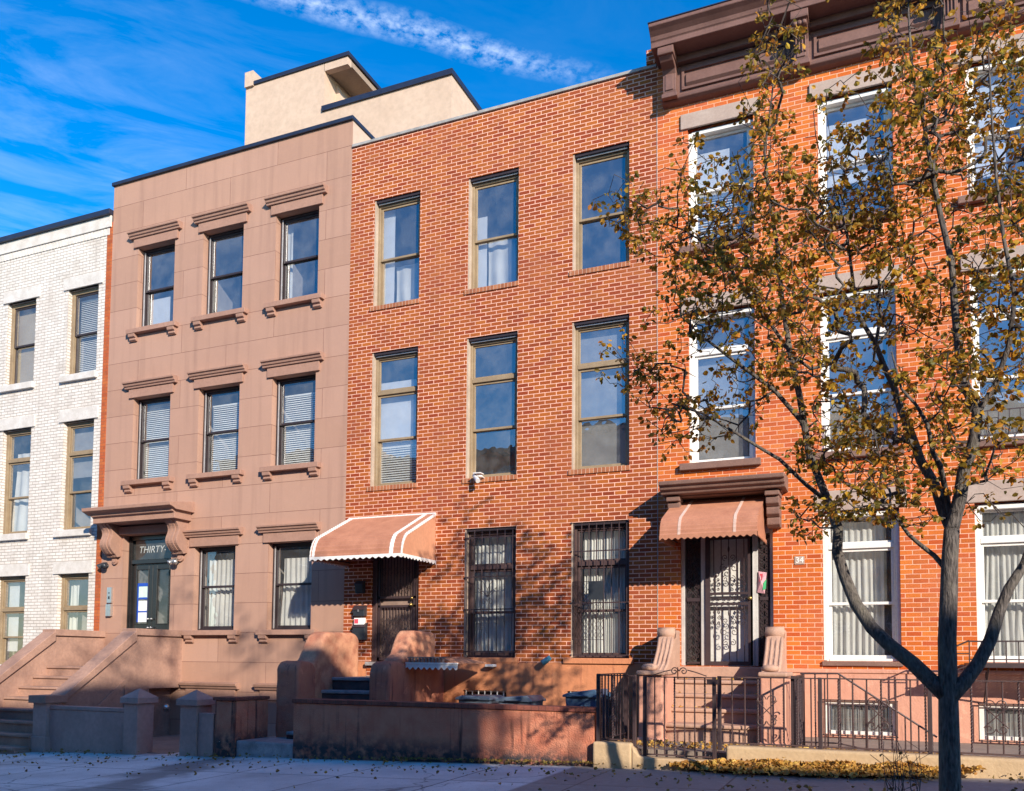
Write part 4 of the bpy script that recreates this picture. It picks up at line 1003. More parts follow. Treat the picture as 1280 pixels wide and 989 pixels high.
# entrance: white frame, sidelights with wrought iron, security door
X0, X1, ZB, ZT = -2.90, -1.50, 1.585, 3.72
fr = MB(); y = .06
for (a, b) in ((X0+.002, X0+.06), (X0+.31, X0+.38), (X1-.30, X1-.23), (X1-.05, X1-.002)): fr.box(a, b, y, y+.12, ZB, ZT-.002)
fr.box(X0+.06, X1-.05, y, y+.12, ZT-.12, ZT-.004); fr.box(X1-.34, X1-.29, y-.03, y, ZB, ZT-.05)
door = fr.build('door', 'dull_white', hr, bevel=.006)
MB().box(X0+.38, X1-.30, y+.10, y+.13, ZB, ZT-.12).build('door_leaf', 'door_white', door)
for (a, b) in ((X0+.06, X0+.31), (X1-.23, X1-.05)):
    sl = MB(); sl.quad((a, y+.08, ZB), (b, y+.08, ZB), (b, y+.08, ZT-.12), (a, y+.08, ZT-.12)); sl.build('sidelight', 'glass_dark', door)
    ir = MB(); 
    for (p, q, r_, s_) in ((a, b, ZB+.03, ZB+.06), (a, b, ZT-.18, ZT-.15), (a, b, ZB+1.0, ZB+1.05)): ir.box(p, q, y+.02, y+.04, r_, s_)
    for x in (a+.008, b-.02): ir.box(x, x+.014, y+.02, y+.04, ZB+.03, ZT-.15)
    cx = (a+b)/2
    z = ZB+.14; k = 0
    while z < ZT-.22:
        rr = (b-a)*.19
        ir.scroll(cx-rr*1.05, z, y+.03, rr, 1.4, (math.pi/2 if k % 2 else -math.pi/2), 1, .007); ir.scroll(cx+rr*1.05, z, y+.03, rr, 1.4, (math.pi/2 if k % 2 else -math.pi/2), -1, .007)
        z += rr*1.75; k += 1
    ir.build('sidelight_grille', 'iron', door)
gr = MB(); a, b = X0+.385, X1-.305
gr.box(a, a+.07, y-.03, y+.01, ZB+.01, ZT-.13); gr.box(b-.07, b, y-.03, y+.01, ZB+.01, ZT-.13)
for (r_, s_) in ((ZB+.01, ZB+.07), (ZT-.19, ZT-.13), (ZB+.93, ZB+.97), (ZB+1.09, ZB+1.13)): gr.box(a+.07, b-.07, y-.03, y+.01, r_, s_)
n = 5; ia, ib = a+.07, b-.07
for i in range(n):
    x = ia+(ib-ia)*(i+.5)/n
    gr.box(x-.006, x+.006, y-.016, y-.004, ZB+.07, ZB+.93); gr.box(x-.006, x+.006, y-.016, y-.004, ZB+1.13, ZT-.19)
cx = (ia+ib)/2
def motif(cx, z, s_):
    for sg in (1, -1):
        gr.scroll(cx+sg*.07*s_, z, y-.02, .06*s_, 1.3, math.pi/2 if sg > 0 else math.pi/2, -sg, .006); gr.scroll(cx+sg*.05*s_, z+.15*s_, y-.02, .045*s_, 1.3, -math.pi/2, sg, .006)
        gr.scroll(cx+sg*.05*s_, z-.15*s_, y-.02, .045*s_, 1.3, math.pi/2, -sg, .006)
    gr.lathe([(.001, .2*s_), (.014, .24*s_), (.018, .27*s_), (.001, .33*s_)], cx, y-.02, 8, z)
motif(cx, ZB+.52, 1.1); motif(cx, ZB+1.50, 1.1)
for sg in (1, -1):
    motif(cx+sg*.19, ZB+.74, .55); motif(cx+sg*.19, ZB+1.25, .5)
for i in range(7): gr.scroll(ia+.03+(ib-ia-.06)*i/6, ZB+1.03, y-.012, .038, 1.2, i*math.pi, 1 if i % 2 else -1, .006)
gr.build('security_grille', 'iron', door)
kn = MB(); kn.lathe([(.01, -.03), (.028, -.02), (.03, .02), (.01, .03)], 0, 0, 12); kn.v = [(b-.035+p[0], y-.05+p[2], ZB+1.03+p[1]) for p in kn.v]; kn.build('handle', 'brass', door, smooth=True)
g_ = thing('leaflet', (-1.66, 0, 2.75), 'crumpled pink and green leaflet tucked in the grille right of the white door', 'leaflet')
mb = MB(); mb.add([(-1.74, .045, 2.70), (-1.63, .03, 2.68), (-1.60, .05, 3.0), (-1.72, .04, 3.02), (-1.68, .0, 2.86), (-1.74, .055, 2.70), (-1.63, .045, 2.68), (-1.60, .06, 3.0), (-1.72, .055, 3.02)], [(0, 1, 4), (1, 2, 4), (2, 3, 4), (3, 0, 4), (5, 8, 7, 6)]); mb.build('sheet', 'pink_print', g_)
mb = MB(); mb.add([(-1.655, .012, 2.73), (-1.61, .02, 2.75), (-1.60, .03, 2.90), (-1.64, .008, 2.84)], [(0, 1, 2, 3)]); mb.build('green_fold', plain('green_print', (.05, .4, .15)), g_)
mb = MB(); mb.add([(-1.71, .018, 2.86), (-1.66, -.002, 2.88), (-1.65, .02, 2.98), (-1.70, .03, 2.98)], [(0, 1, 2, 3)]); mb.build('red_fold', 'red_paper', g_)
# house number plaque
g_ = thing('number_plaque', (-1.12, 0, 3.09), 'small white number plaque on the orange brick between the door hood and the curtained window', 'house number')
MB().box(-1.19, -1.05, -.012, -.001, 3.10, 3.22).build('plate', 'stone', g_)
text_mesh('34', .12, (-1.12, -.014, 3.16), 'white_paint', g_, name='digits', bold=.002)
# stoop of the orange house
st = MB(); tr_ = MB()
zs = [1.38, 1.19, 1.0]
for i, z in enumerate(zs):
    yf_ = -.72-.30*i
    st.box(-2.88, -1.54, yf_, 0 if i == 0 else yf_+.31, .5, z-.055); tr_.box(-2.879, -1.541, yf_-.035, 0 if i == 0 else yf_+.29, z-.054, z)
# bottom step sweeps out between the newels
def arc_step(z0, z1, y_, bulge, xa, xb, ybk):
    pts = [(xa, ybk)]+[(xa+(xb-xa)*i/16, y_-bulge*math.sin(math.pi*i/16)**.6) for i in range(17)]+[(xb, ybk)]
    return pts
st.prism(arc_step(0, 0, -1.60, .12, -2.86, -1.50, -1.3), .5, .755, 'z'); tr_.prism(arc_step(0, 0, -1.63, .13, -2.87, -1.49, -1.3), .757, .81, 'z')
so = st.build('stoop', 'pink_step', hr, bevel=.008); tr_.build('tread', 'pink_step', so, bevel=.018)
MB().box(-2.88, -1.52, -.30, .05, 1.38, 1.575).build('door_sill', 'pink_step', so, bevel=.02)
for (xa, xb, lo) in ((-3.12, -2.89, (-3.08, -2.74)), (-1.55, -1.31, (-1.47, -1.15))):
    rounded_cheek([(-.031, .3), (-.031, 2.13), (-.40, 2.13), (-.52, 2.05), (-.62, 1.85), (-.85, 1.62), (-1.10, 1.50), (-1.20, 1.40), (-1.20, .3)], xa, xb, 'cheek_wall', 'pink_step', so, .02)
    sc = MB(); sc.tube([(xa-.008, -.47, 2.075), (xb+.008, -.47, 2.075)], .085, 16); sc.tube([(xa-.015, -.47, 2.075), (xb+.015, -.47, 2.075)], .035, 12)
    for k in range(4):
        x = xa+.02+k*(xb-xa-.04)/3; sc.tube([(x, -.52, 2.0), (x, -.63, 1.82), (x, -.86, 1.60), (x, -1.12, 1.47)], .026, 8)
    sc.build('scroll', 'pink_step', so, smooth=True)
    nw_ = MB(); x0_, x1_ = lo; nw_.box(x0_, x1_, -1.86, -1.12, .4, 1.46); nw_.box(x0_-.02, x1_+.02, -1.88, -1.1, .4, .62); nw_.build('newel', 'salmon_pale', so, bevel=.03, seg=3)
    cp = MB(); cp.box(x0_-.02, x1_+.02, -1.90, -1.08, 1.46, 1.52); cp.build('coping', 'pink_step', so, bevel=.02)
    cp = MB(); cp.lathe([(.02, 0), (.10, .01), (.12, .05), (.09, .085), (.03, .095)], (x0_+x1_)/2-.05, -1.68, 16, 1.52); cp.build('scroll_cap', 'pink_step', so, smooth=True)
# basement windows of the orange house
for (a, b) in ((-.80, .16), (1.19, 2.2)):
    c, d = .62, 1.10; fr = MB()
    for (p, q, r_, s_) in ((a+.002, a+.07, c, d), (b-.07, b-.002, c, d)): fr.box(p, q, .02, .1, r_, s_-.002)
    fr.box(a+.07, b-.07, .02, .1, d-.06, d-.002); fr.box(a+.07, b-.07, .02, .1, c+.002, c+.05)
    w = fr.build('basement_window', 'white_paint', hr)
    MB().quad((a+.07, .07, c+.05), (b-.07, .07, c+.05), (b-.07, .07, d-.06), (a+.07, .07, d-.06)).build('pane', 'glass', w)
    folds(a+.1, b-.1, c+.04, d-.05, .13, .012, 6).build('curtain', 'shade_grey', w)
    bb = MB(); bb.box(a-.02, b+.02, -.10, -.085, d+.005, d+.02); bb.box(a-.02, b+.02, -.10, -.085, c-.02, c-.005)
    for i in range(11): x = a-.01+(b-a+.02)*i/10; bb.box(x-.006, x+.006, -.1, -.088, c-.02, d+.02)
    bb.build('bars', 'iron', w)
# iron landing with railings at the right hand window
g_ = thing('iron_landing', (2.0, 0, 1.6), 'black iron landing with slatted floor under the right curtained window of the orange house', 'landing')
mb = MB(); mb.box(1.02, 3.1, -.74, -.72, 1.60, 1.66); mb.box(1.02, 3.1, -.06, -.035, 1.60, 1.66); mb.box(1.02, 1.05, -.72, -.06, 1.6, 1.66)
for i in range(34): x = 1.07+i*.06; mb.box(x, x+.03, -.72, -.06, 1.63, 1.645)
mb.build('floor', 'iron', g_)
rl = MB(); rl.box(1.02, 3.1, -.745, -.72, 1.93, 1.95); rl.box(1.02, 3.1, -.74, -.725, 1.70, 1.715)
rl.tube([(1.03, -.73, 1.95), (.72, -.73, 1.80)], .011, 5); rl.tube([(1.03, -.73, 1.78), (.72, -.73, 1.78)], .008, 5); rl.tube([(1.0, -.73, 1.62), (.72, -.73, 1.50)], .011, 5)
for i in range(15): x = 1.03+i*.14; rl.box(x-.007, x+.007, -.737, -.723, 1.6, 1.94)
for x in (.88, .80): rl.box(x-.007, x+.007, -.737, -.723, 1.54, 1.86)
rl.build('railing', 'iron', g_)
for x in (1.25, 2.1, 2.9):
    mb = MB(); mb.tube([(x, -.70, 1.60), (x, -.04, 1.12)], .012, 5); mb.scroll(-.42, 1.46, x, .10, 1.5, 0, 1, .008, plane='yz'); mb.build('brace', 'iron', g_)
# neighbour further right (seen only from a step aside)
hx = thing('row_house', (6, 0, .6), 'plain dark red brick row house to the right of the orange house, outside the photo', 'row house')
cols = [(3.35, 4.3), (5.3, 6.25), (7.25, 8.2)]
holes = [(a, b, c, d) for a, b in cols for c, d in rD]
MB().wall(2.86, 8.9, -.3, 11.4, 0, holes, .2, 9).build('wall', 'party_brick', hx); MB().box(2.87, 8.95, -.2, 9.0, 11.4, 11.55).build('roof', 'cornice', hx)
for a, b in cols:
    for c, d in rD:
        w = window(hx, a, b, c, d, 'dh', 'white_paint', 'glass', []); MB().box(a-.1, b+.1, -.03, .0, d, d+.22).build('lintel', 'stone', w)
interior(hx, 2.86, 8.9, [1.4, 4.5, 7.9], 11.2)

# ------------------------------------------------------------------ small fixtures on the houses
def wall_lamp(x, z, label):
    g_ = thing('wall_lamp', (x, 0, z), label, 'wall lamp', 'floodlights beside the brownstone door')
    mb = MB(); mb.lathe([(.05, 0), (.055, .012), (.03, .03)], 0, 0, 16); mb.v = [(x+p[0], -p[2], z+p[1]) for p in mb.v]; mb.build('mount', 'plastic_dark', g_, smooth=True)
    for s_ in (-1, 1):
        h = MB(); c = Vector((x+s_*.05, -.10, z+.01)); d_ = Vector((s_*.35, -.75, -.55)).normalized()
        h.tube([c-d_*.09, c-d_*.06, c, c+d_*.06, c+d_*.075], [.02, .035, .045, .055, .056], 14); h.tube([(x, -.03, z), c-d_*.08], .012, 6)
        h.build('lamp_head', 'chrome' if (x > -14) else 'plastic_dark', g_, smooth=True)
wall_lamp(-15.10, 3.57, 'twin floodlight left of the black double door, near the party wall')
wall_lamp(-13.16, 3.58, 'shiny twin floodlight right of the black double door, under the hood bracket')
g_ = thing('intercom', (-14.95, 0, 2.5), 'narrow steel entry intercom panel on the brownstone wall left of the black door', 'intercom')
MB().box(-15.03, -14.90, -.05, 0, 2.78, 3.11).build('upper_panel', 'chrome', g_, bevel=.006)
MB().box(-15.03, -14.89, -.07, 0, 2.50, 2.755).build('lower_panel', 'chrome', g_, bevel=.006)
mb = MB(); mb.box(-14.985, -14.945, -.056, -.05, 2.86, 2.92); mb.box(-14.985, -14.945, -.054, -.05, 2.98, 3.0); mb.build('button', 'plastic_dark', g_)
g_ = thing('security_camera', (-6.35, 0, 4.75), 'small white security camera under the sill of the middle first floor window', 'camera')
mb = MB(); mb.tube([(-6.30, -.0, 4.78), (-6.30, -.10, 4.80), (-6.36, -.15, 4.80)], .016, 6); mb.build('arm', 'white_plastic', g_, smooth=True)
mb = MB(); mb.tube([(-6.44, -.10, 4.82), (-6.32, -.20, 4.70)], [.035, .042], 14); mb.box(-6.42, -6.28, -.2, -.06, 4.835, 4.85); mb.build('body', 'white_plastic', g_)
mb = MB(); mb.tube([(-6.50, -.02, 4.84), (-6.41, -.13, 4.85)], .009, 6); mb.build('cable', 'plastic_dark', g_)
g_ = thing('security_camera', (-5.1, 0, 1.62), 'teal blue cylindrical camera on the salmon base between the two barred windows', 'camera')
mb = MB(); mb.tube([(-5.14, -.16, 1.60), (-5.02, -.10, 1.70)], [.055, .04], 14); mb.build('body', 'teal_plastic', g_, smooth=True); mb = MB(); mb.tube([(-5.1, 0, 1.62), (-5.09, -.12, 1.64)], .015, 6); mb.build('arm', 'plastic_dark', g_)
g_ = thing('flood_light', (-6.1, 0, 1.52), 'small white floodlight on the salmon base wall beside the corrugated basement cover', 'floodlight')
MB().box(-6.18, -6.02, -.16, -.02, 1.53, 1.575).build('body', 'white_plastic', g_, bevel=.01); MB().box(-6.13, -6.08, -.05, 0, 1.50, 1.53).build('mount', 'chrome', g_)
g_ = thing('wall_lamp', (-12.93, -.4, .62), 'round floodlight in the dark doorway under the brownstone stoop', 'wall lamp')
mb = MB(); mb.tube([(-12.86, -.5, .70), (-12.78, -.56, .66)], [.05, .07], 14); mb.tube([(-12.93, -.4, .70), (-12.86, -.5, .70)], .02, 6); mb.build('lamp_head', 'chrome', g_, smooth=True)

# ------------------------------------------------------------------ front walls and piers
def wall_thing(name, label, cat, x0, x1, y0, y1, z0, z1, mat, cap=None, capmat=None, lump=False, group=None):
    g_ = thing(name, ((x0+x1)/2, (y0+y1)/2, z0), label, cat, group)
    MB().box(x0, x1, y0, y1, z0-.3, z1).build('wall', mat, g_, bevel=.015, seg=3)
    if cap: MB().box(x0-cap, x1+cap, y0-cap, y1+cap, z1+.001, z1+.06).build('coping', capmat, g_, bevel=.008)
    return g_
wall_thing('garden_wall', 'low purple brown stucco wall between the brownstone stoop newel and the first pointed pier', 'garden wall', -13.02, -11.20, -2.98, -2.84, .08, .76, 'brown_grey', .012, 'brown_grey')
def pier(x0, x1, label):
    g_ = thing('gate_pier', ((x0+x1)/2, -2.9, .12), label, 'gate pier', 'pointed brown gate piers')
    ya, yb = -3.06, -2.72
    MB().box(x0, x1, ya, yb, -.2, .91).build('shaft', 'brown_grey', g_, bevel=.01)
    mb = MB(); e = .045; mb.box(x0-e, x1+e, ya-e, yb+e, .91, 1.0)
    cx, cy = (x0+x1)/2, (ya+yb)/2
    mb.add([(x0-e, ya-e, 1.001), (x1+e, ya-e, 1.001), (x1+e, yb+e, 1.001), (x0-e, yb+e, 1.001), (cx, cy, 1.15)], [(0, 1, 4), (1, 2, 4), (2, 3, 4), (3, 0, 4)])
    mb.build('cap', 'brown_grey', g_, bevel=.006)
pier(-11.19, -10.90, 'left pointed brown gate pier with sun streaks, at the end of the low purple wall'); pier(-10.02, -9.70, 'right pointed brown gate pier touching the red garden wall pier')
wall_thing('garden_wall', 'short stub of purple brown wall between the pointed pier and the red pier', 'garden wall', -9.695, -9.40, -3.02, -2.86, .15, .80, 'brown_grey')
gw = thing('garden_wall', (-9.15, -2.5, .2), 'stained red wall with square pier that runs back beside the concrete entry step', 'garden wall')
MB().box(-9.375, -8.99, -3.02, -2.72, -.2, 1.0).build('pier', 'red_wall', gw, bevel=.02, seg=3)
MB().box(-9.17, -8.99, -2.72, -2.24, -.2, 1.0).build('wall', 'red_wall', gw, bevel=.015)
mb = MB(); mb.box(-9.40, -8.965, -3.045, -2.70, 1.002, 1.05); mb.box(-9.19, -8.965, -2.70, -2.24, 1.002, 1.048); mb.build('coping', 'wall_cap', gw, bevel=.008)
gw = wall_thing('garden_wall', 'long stained red stucco garden wall with brick coping in front of the brick house', 'garden wall', -7.93, -3.335, -3.0, -2.76, .3, 1.0, 'red_wall', .02, 'wall_cap')
mb = MB(); mb.box(-8.985, -7.935, -2.98, -1.9, -.2, .405); o = mb.build('entry_slab', 'step_stone', None, bevel=.02); tag(o, None, None, kind='structure')
# wheelie bins behind the red wall
def bin_(x, y, z, rot, label, mat):
    g_ = thing('trash_bin', (x, y, .36), label, 'trash bin', 'bins behind the red garden wall')
    w, d = .27, .27
    mb = MB(); mb.add([(x-w*.85, y-d*.85, .36), (x+w*.85, y-d*.85, .36), (x+w*.85, y+d*.85, .36), (x-w*.85, y+d*.85, .36), (x-w, y-d, z-.02), (x+w, y-d, z-.02), (x+w, y+d, z-.02), (x-w, y+d, z-.02)], [(0, 3, 2, 1), (0, 1, 5, 4), (1, 2, 6, 5), (2, 3, 7, 6), (3, 0, 4, 7)])
    mb.build('body', mat, g_, bevel=.03)
    mb = MB(); mb.prism([(x-w-.03, z-.02), (x+w+.03, z-.02), (x+w+.03, z+.01), (x+w-.06, z+.045+rot*.03), (x-w+.06, z+.045), (x-w-.03, z+.012)], y-d-.04, y+d+.03, 'y'); mb.build('lid', mat, g_, bevel=.012)
    mb = MB(); mb.box(x-.12, x+.12, y-d-.075, y-d-.04, z-.005, z+.02); mb.build('handle', mat, g_, bevel=.008)
bin_(-5.80, -1.1, 1.05, 0, 'grey blue bin with flat lid, left one behind the red garden wall', 'bin'); bin_(-5.12, -1.1, 1.04, 1, 'grey blue bin with worn lid edge, middle one behind the red garden wall', 'bin')
bin_(-4.15, -.8, 1.12, 2, 'bright blue lidded bin beside the iron fence corner', 'bin_blue')

# ------------------------------------------------------------------ kerb wall and iron fence of the orange house
kw = thing('kerb_wall', (0, -3, .45), 'low tan stucco kerb wall carrying the iron fence', 'kerb wall')
MB().box(-3.325, -2.83, -3.12, -2.88, .1, .65).build('wall', 'tan_curb', kw, bevel=.03, seg=3)
MB().box(-1.70, 3.4, -3.12, -2.88, .1, .672).build('wall', 'tan_curb', kw, bevel=.03, seg=3)
mb = MB(); mb.prism([(-2.83, .1), (-2.83, .62), (-2.74, .50), (-2.6, .485), (-1.9, .49), (-1.70, .50), (-1.70, .1)], -3.11, -2.89, 'y'); mb.build('gate_sill', 'tan_curb', kw, bevel=.02)
def ornament(mb, cx, cz, s_, y):
    for sx in (1, -1):
        for sz in (1, -1):
            mb.scroll(cx+sx*.055*s_, cz+sz*.11*s_, y, .05*s_, 1.25, (math.pi if sx > 0 else 0), -sx*sz, .006)
            mb.tube([(cx+sx*.10*s_, y, cz+sz*.10*s_), (cx, y, cz)], .006, 5)
def fence(name, label, x0, x1, y, zb, zt, posts, step=.145, orn=(), group=None, phase=0, top='z'):
    g_ = thing(name, ((x0+x1)/2, y, zb), label, 'gate' if 'gate' in name else 'fence', group)
    MB().box(x0, x1, y-.02, y+.02, zt-.014, zt).build('rail', 'iron_brown', g_); MB().box(x0, x1, y-.012, y+.012, zb+.02, zb+.036).build('rail', 'iron_brown', g_)
    for x in posts:
        MB().box(x-.022, x+.022, y-.022, y+.022, zb-.06, zt+.004).build('post', 'iron', g_, bevel=.004)
    n = max(1, round((x1-x0)/step)); plainm = None; tw = None
    for i in range(1, n):
        x = x0+(x1-x0)*i/n
        if any(abs(x-p) < .04 for p in posts): continue
        kind = (i+phase) % 3 == 0
        src = tw if kind else plainm
        if src is None:
            mb = MB()
            if kind: mb.twist(x, y, zb+.036, zt-.014, .012)
            else: mb.tube([(x, y, zb+.036), (x, y, zt-.014)], .0085, 6)
            o = mb.build('picket', 'iron_brown', g_); o['_x'] = x
            if kind: tw = o
            else: plainm = o
            del o['_x']; 
            if kind: twx = x
            else: plx = x
        else:
            o = src.copy(); COL.objects.link(o); o.location = (src.location.x+(x-(twx if kind else plx)), src.location.y, src.location.z)
    for cx in orn:
        mb = MB(); ornament(mb, cx, zb+.42, 1.15, y-.012); mb.build('scrollwork', 'iron_brown', g_)
    return g_
fence('iron_fence', 'long brown iron fence with twisted pickets on the tan kerb wall right of the gate', -1.79, 3.35, -3.0, .67, 1.475, (-1.79, -.665, .455, 1.62, 2.8), .148, orn=(-1.25, -.06, 1.08))
fence('iron_fence', 'short iron fence panel between the red garden wall end and the gate', -3.30, -2.80, -3.0, .65, 1.475, (-3.285, -2.82), .10, phase=1)
gt = fence('iron_gate', 'closed iron gate with small scroll crest in front of the orange house stoop', -2.69, -1.84, -3.0, .49, 1.465, (-2.69, -1.85), .122)
mb = MB(); cx = -2.27
mb.scroll(cx-.055, 1.53, -3.0, .05, 1.4, 0, 1, .007); mb.scroll(cx+.055, 1.53, -3.0, .05, 1.4, math.pi, -1, .007)
mb.tube([(cx-.1, -3.0, 1.545), (cx-.2, -3, 1.52), (cx-.33, -3.0, 1.475)], .007, 5); mb.tube([(cx+.1, -3.0, 1.545), (cx+.2, -3, 1.52), (cx+.33, -3.0, 1.475)], .007, 5); mb.build('crest', 'iron_brown', gt)
mb = MB(); mb.box(-1.93, -1.80, -3.05, -2.97, 1.38, 1.44); mb.build('latch', 'iron', gt)
# returns running back towards the house
def side_panel(x, y0, y1, zb, zt, label, n=9, dense=False):
    g_ = thing('iron_fence', (x, (y0+y1)/2, zb), label, 'fence')
    MB().box(x-.018, x+.018, y0, y1, zt-.014, zt).build('rail', 'iron', g_); MB().box(x-.01, x+.01, y0, y1, zb+.03, zb+.046).build('rail', 'iron', g_)
    for k, yy in enumerate((y0, y1)): MB().box(x-.02, x+.02, yy-.02, yy+.02, zb-.05, zt+.003).build('post', 'iron', g_)
    for i in range(1, n):
        yy = y0+(y1-y0)*i/n; mb = MB()
        if i % 2: mb.twist(x, yy, zb+.04, zt-.01, .012)
        else: mb.tube([(x, yy, zb+.04), (x, yy, zt-.01)], .009, 6)
        mb.build('picket', 'iron', g_)
    mb = MB()
    for s_ in (1, -1):
        for t_ in (1, -1): mb.scroll((y0+y1)/2+s_*.08, zb+.4+t_*.13, x, .06, 1.3, 0, s_*t_, .007, plane='yz')
    mb.build('scrollwork', 'iron', g_)
side_panel(-3.29, -2.97, -1.72, .62, 1.485, 'iron fence return running back from the red wall end towards the stoop')
side_panel(-.965, -2.95, -1.55, .60, 1.49, 'iron fence return seen almost edge on, right of the orange house stoop', 11)
# stair rail going down to the basement of the orange house
g_ = thing('stair_rail', (-.2, -2.0, .56), 'dark iron handrail that slopes down to the right behind the fence', 'railing')
mb = MB(); mb.tube([(-.96, -2.0, 1.51), (-.515, -2.0, 1.515), (.57, -2.0, .78)], .013, 6); mb.tube([(-.96, -2.0, .66), (-.515, -2.0, .66), (-.1, -2.0, .58)], .010, 6); mb.build('handrail', 'iron_brown', g_)
for i in range(11):
    x = -.93+.145*i; zt_ = 1.51 if x < -.515 else 1.515-(x+.515)*.677
    mb = MB()
    if i % 3 == 1: mb.twist(x, -2.0, .56, zt_, .011)
    else: mb.tube([(x, -2.0, .56), (x, -2.0, zt_)], .0085, 6)
    mb.build('picket', 'iron_brown', g_)
# ------------------------------------------------------------------ trees
def grow(roots, att, rng, jit=.05, wpath=.35):
    """roots: dict polylines (first = trunk). att: Nx3 attractors. returns nodes, parent, radii"""
    P_ = []; par = []; rad = []; index = {}
    for (pts, r0, r1, link) in roots:
        prev = -1
        if link is not None and P_:
            d = [ (Vector(p)-Vector(pts[0])).length for p in P_]; prev = d.index(min(d))
        n = len(pts)
        # subdivide smoothly
        fine = []
        for i in range(n-1):
            a, b = Vector(pts[i]), Vector(pts[i+1]); k = max(1, int((b-a).length/.09))
            for q in range(k): fine.append((a.lerp(b, q/k), (i+q/k)/(n-1)))
        fine.append((Vector(pts[-1]), 1))
        for p, u in fine:
            P_.append(tuple(p)); par.append(prev); rad.append(r0+(r1-r0)*u); prev = len(P_)-1
    nfix = len(P_)
    P_ = np.array(P_); cost = np.zeros(len(P_))
    # distance travelled from base along the tree
    for i in range(nfix):
        if par[i] >= 0: cost[i] = cost[par[i]]+np.linalg.norm(P_[i]-P_[par[i]])
    att = np.array(att); left = np.ones(len(att), bool)
    # Prim style growth
    best = np.full(len(att), 1e9); bi = np.zeros(len(att), int); bd = np.full(len(att), 1e9)
    def upd(idx):
        nonlocal best, bi
        for j in idx:
            d = np.linalg.norm(att-P_[j], axis=1)
            # branches prefer to rise: penalise nodes above the attractor
            c = d*(1+.5*np.clip((P_[j][2]-att[:, 2])/(d+1e-6), 0, 1))+wpath*.12*cost[j]
            m = c < best; best = np.where(m, c, best); bi = np.where(m, j, bi)
    lowz = [j for j in range(nfix) if rad[j] < .05]
    upd(lowz)
    Pl = [tuple(p) for p in P_]; cost = list(cost)
    for _ in range(len(att)):
        b = np.where(left, best, 1e12); k = int(b.argmin()); left[k] = False
        j = int(bi[k]); a = Vector(Pl[j]); e = Vector(att[k]); L_ = (e-a).length
        ns = max(1, int(L_/.11)); prev = j; new = []
        side = Vector((rng.gauss(0, 1), rng.gauss(0, 1), rng.gauss(0, 1)))*L_*.10+Vector((0, 0, -L_*.06))
        for q in range(1, ns+1):
            u = q/ns; p = a.lerp(e, u)+side*math.sin(math.pi*u)+Vector((rng.gauss(0, 1), rng.gauss(0, 1), rng.gauss(0, 1)))*jit*.12*(u < 1)
            Pl.append(tuple(p)); par.append(prev); rad.append(0); cost.append(cost[prev]+L_/ns); prev = len(Pl)-1; new.append(prev)
        P_ = np.array(Pl); upd(new)
    # pipe model for free nodes
    n = len(Pl); area = np.zeros(n); kids = [[] for _ in range(n)]
    for i in range(n):
        if par[i] >= 0: kids[par[i]].append(i)
    for i in range(n-1, -1, -1):
        if i >= nfix:
            rad[i] = max(.0028, min(.03, (sum(rad[k]**2.2 for k in kids[i] if k >= nfix) or 0)**(1/2.2))) if kids[i] else .0028
    return Pl, par, rad, kids, nfix
def tree_mesh(Pl, par, rad, kids, nfix, ktrunk=12):
    big, small = MB(), MB()
    # chains
    started = [i for i in range(len(Pl)) if par[i] < 0]
    stack = [(i, None) for i in started]
    while stack:
        i, frm = stack.pop(); chain = [] if frm is None else [frm]
        c = i
        while True:
            chain.append(c); ks = kids[c]
            if not ks: break
            ks = sorted(ks, key=lambda q: -rad[q])
            for k in ks[1:]: stack.append((k, c))
            c = ks[0]
        if len(chain) < 2: continue
        rr = [rad[q] for q in chain]
        if frm is not None: rr[0] = min(rr[0], rr[1]*1.25)
        pts = [Pl[q] for q in chain]
        if max(rr) > .012: big.tube(pts, rr, 10 if max(rr) > .04 else 7)
        else: small.tube(pts, rr, 4)
    return big, small
def leaf_verts(p, d, size, rng, curl=.35):
    """folded pointed leaf, 6 verts 4 faces"""
    d = d.normalized(); s_ = d.cross(Vector((rng.gauss(0, 1), rng.gauss(0, 1), rng.gauss(0, 1)))).normalized(); n_ = d.cross(s_)
    L_ = size; w = size*rng.uniform(.30, .42); c = curl*rng.uniform(.4, 1.4)
    v = [p, p+d*L_*.35+s_*w+n_*w*c, p+d*L_*.75+s_*w*.7+n_*w*c*1.2-n_*L_*.05, p+d*L_-n_*L_*.18*c, p+d*L_*.75-s_*w*.7+n_*w*c*1.2-n_*L_*.05, p+d*L_*.35-s_*w+n_*w*c, p+d*L_*.5]
    f = [(0, 1, 6), (1, 2, 6), (2, 3, 6), (3, 4, 6), (4, 5, 6), (5, 0, 6)]
    return [tuple(x) for x in v], f
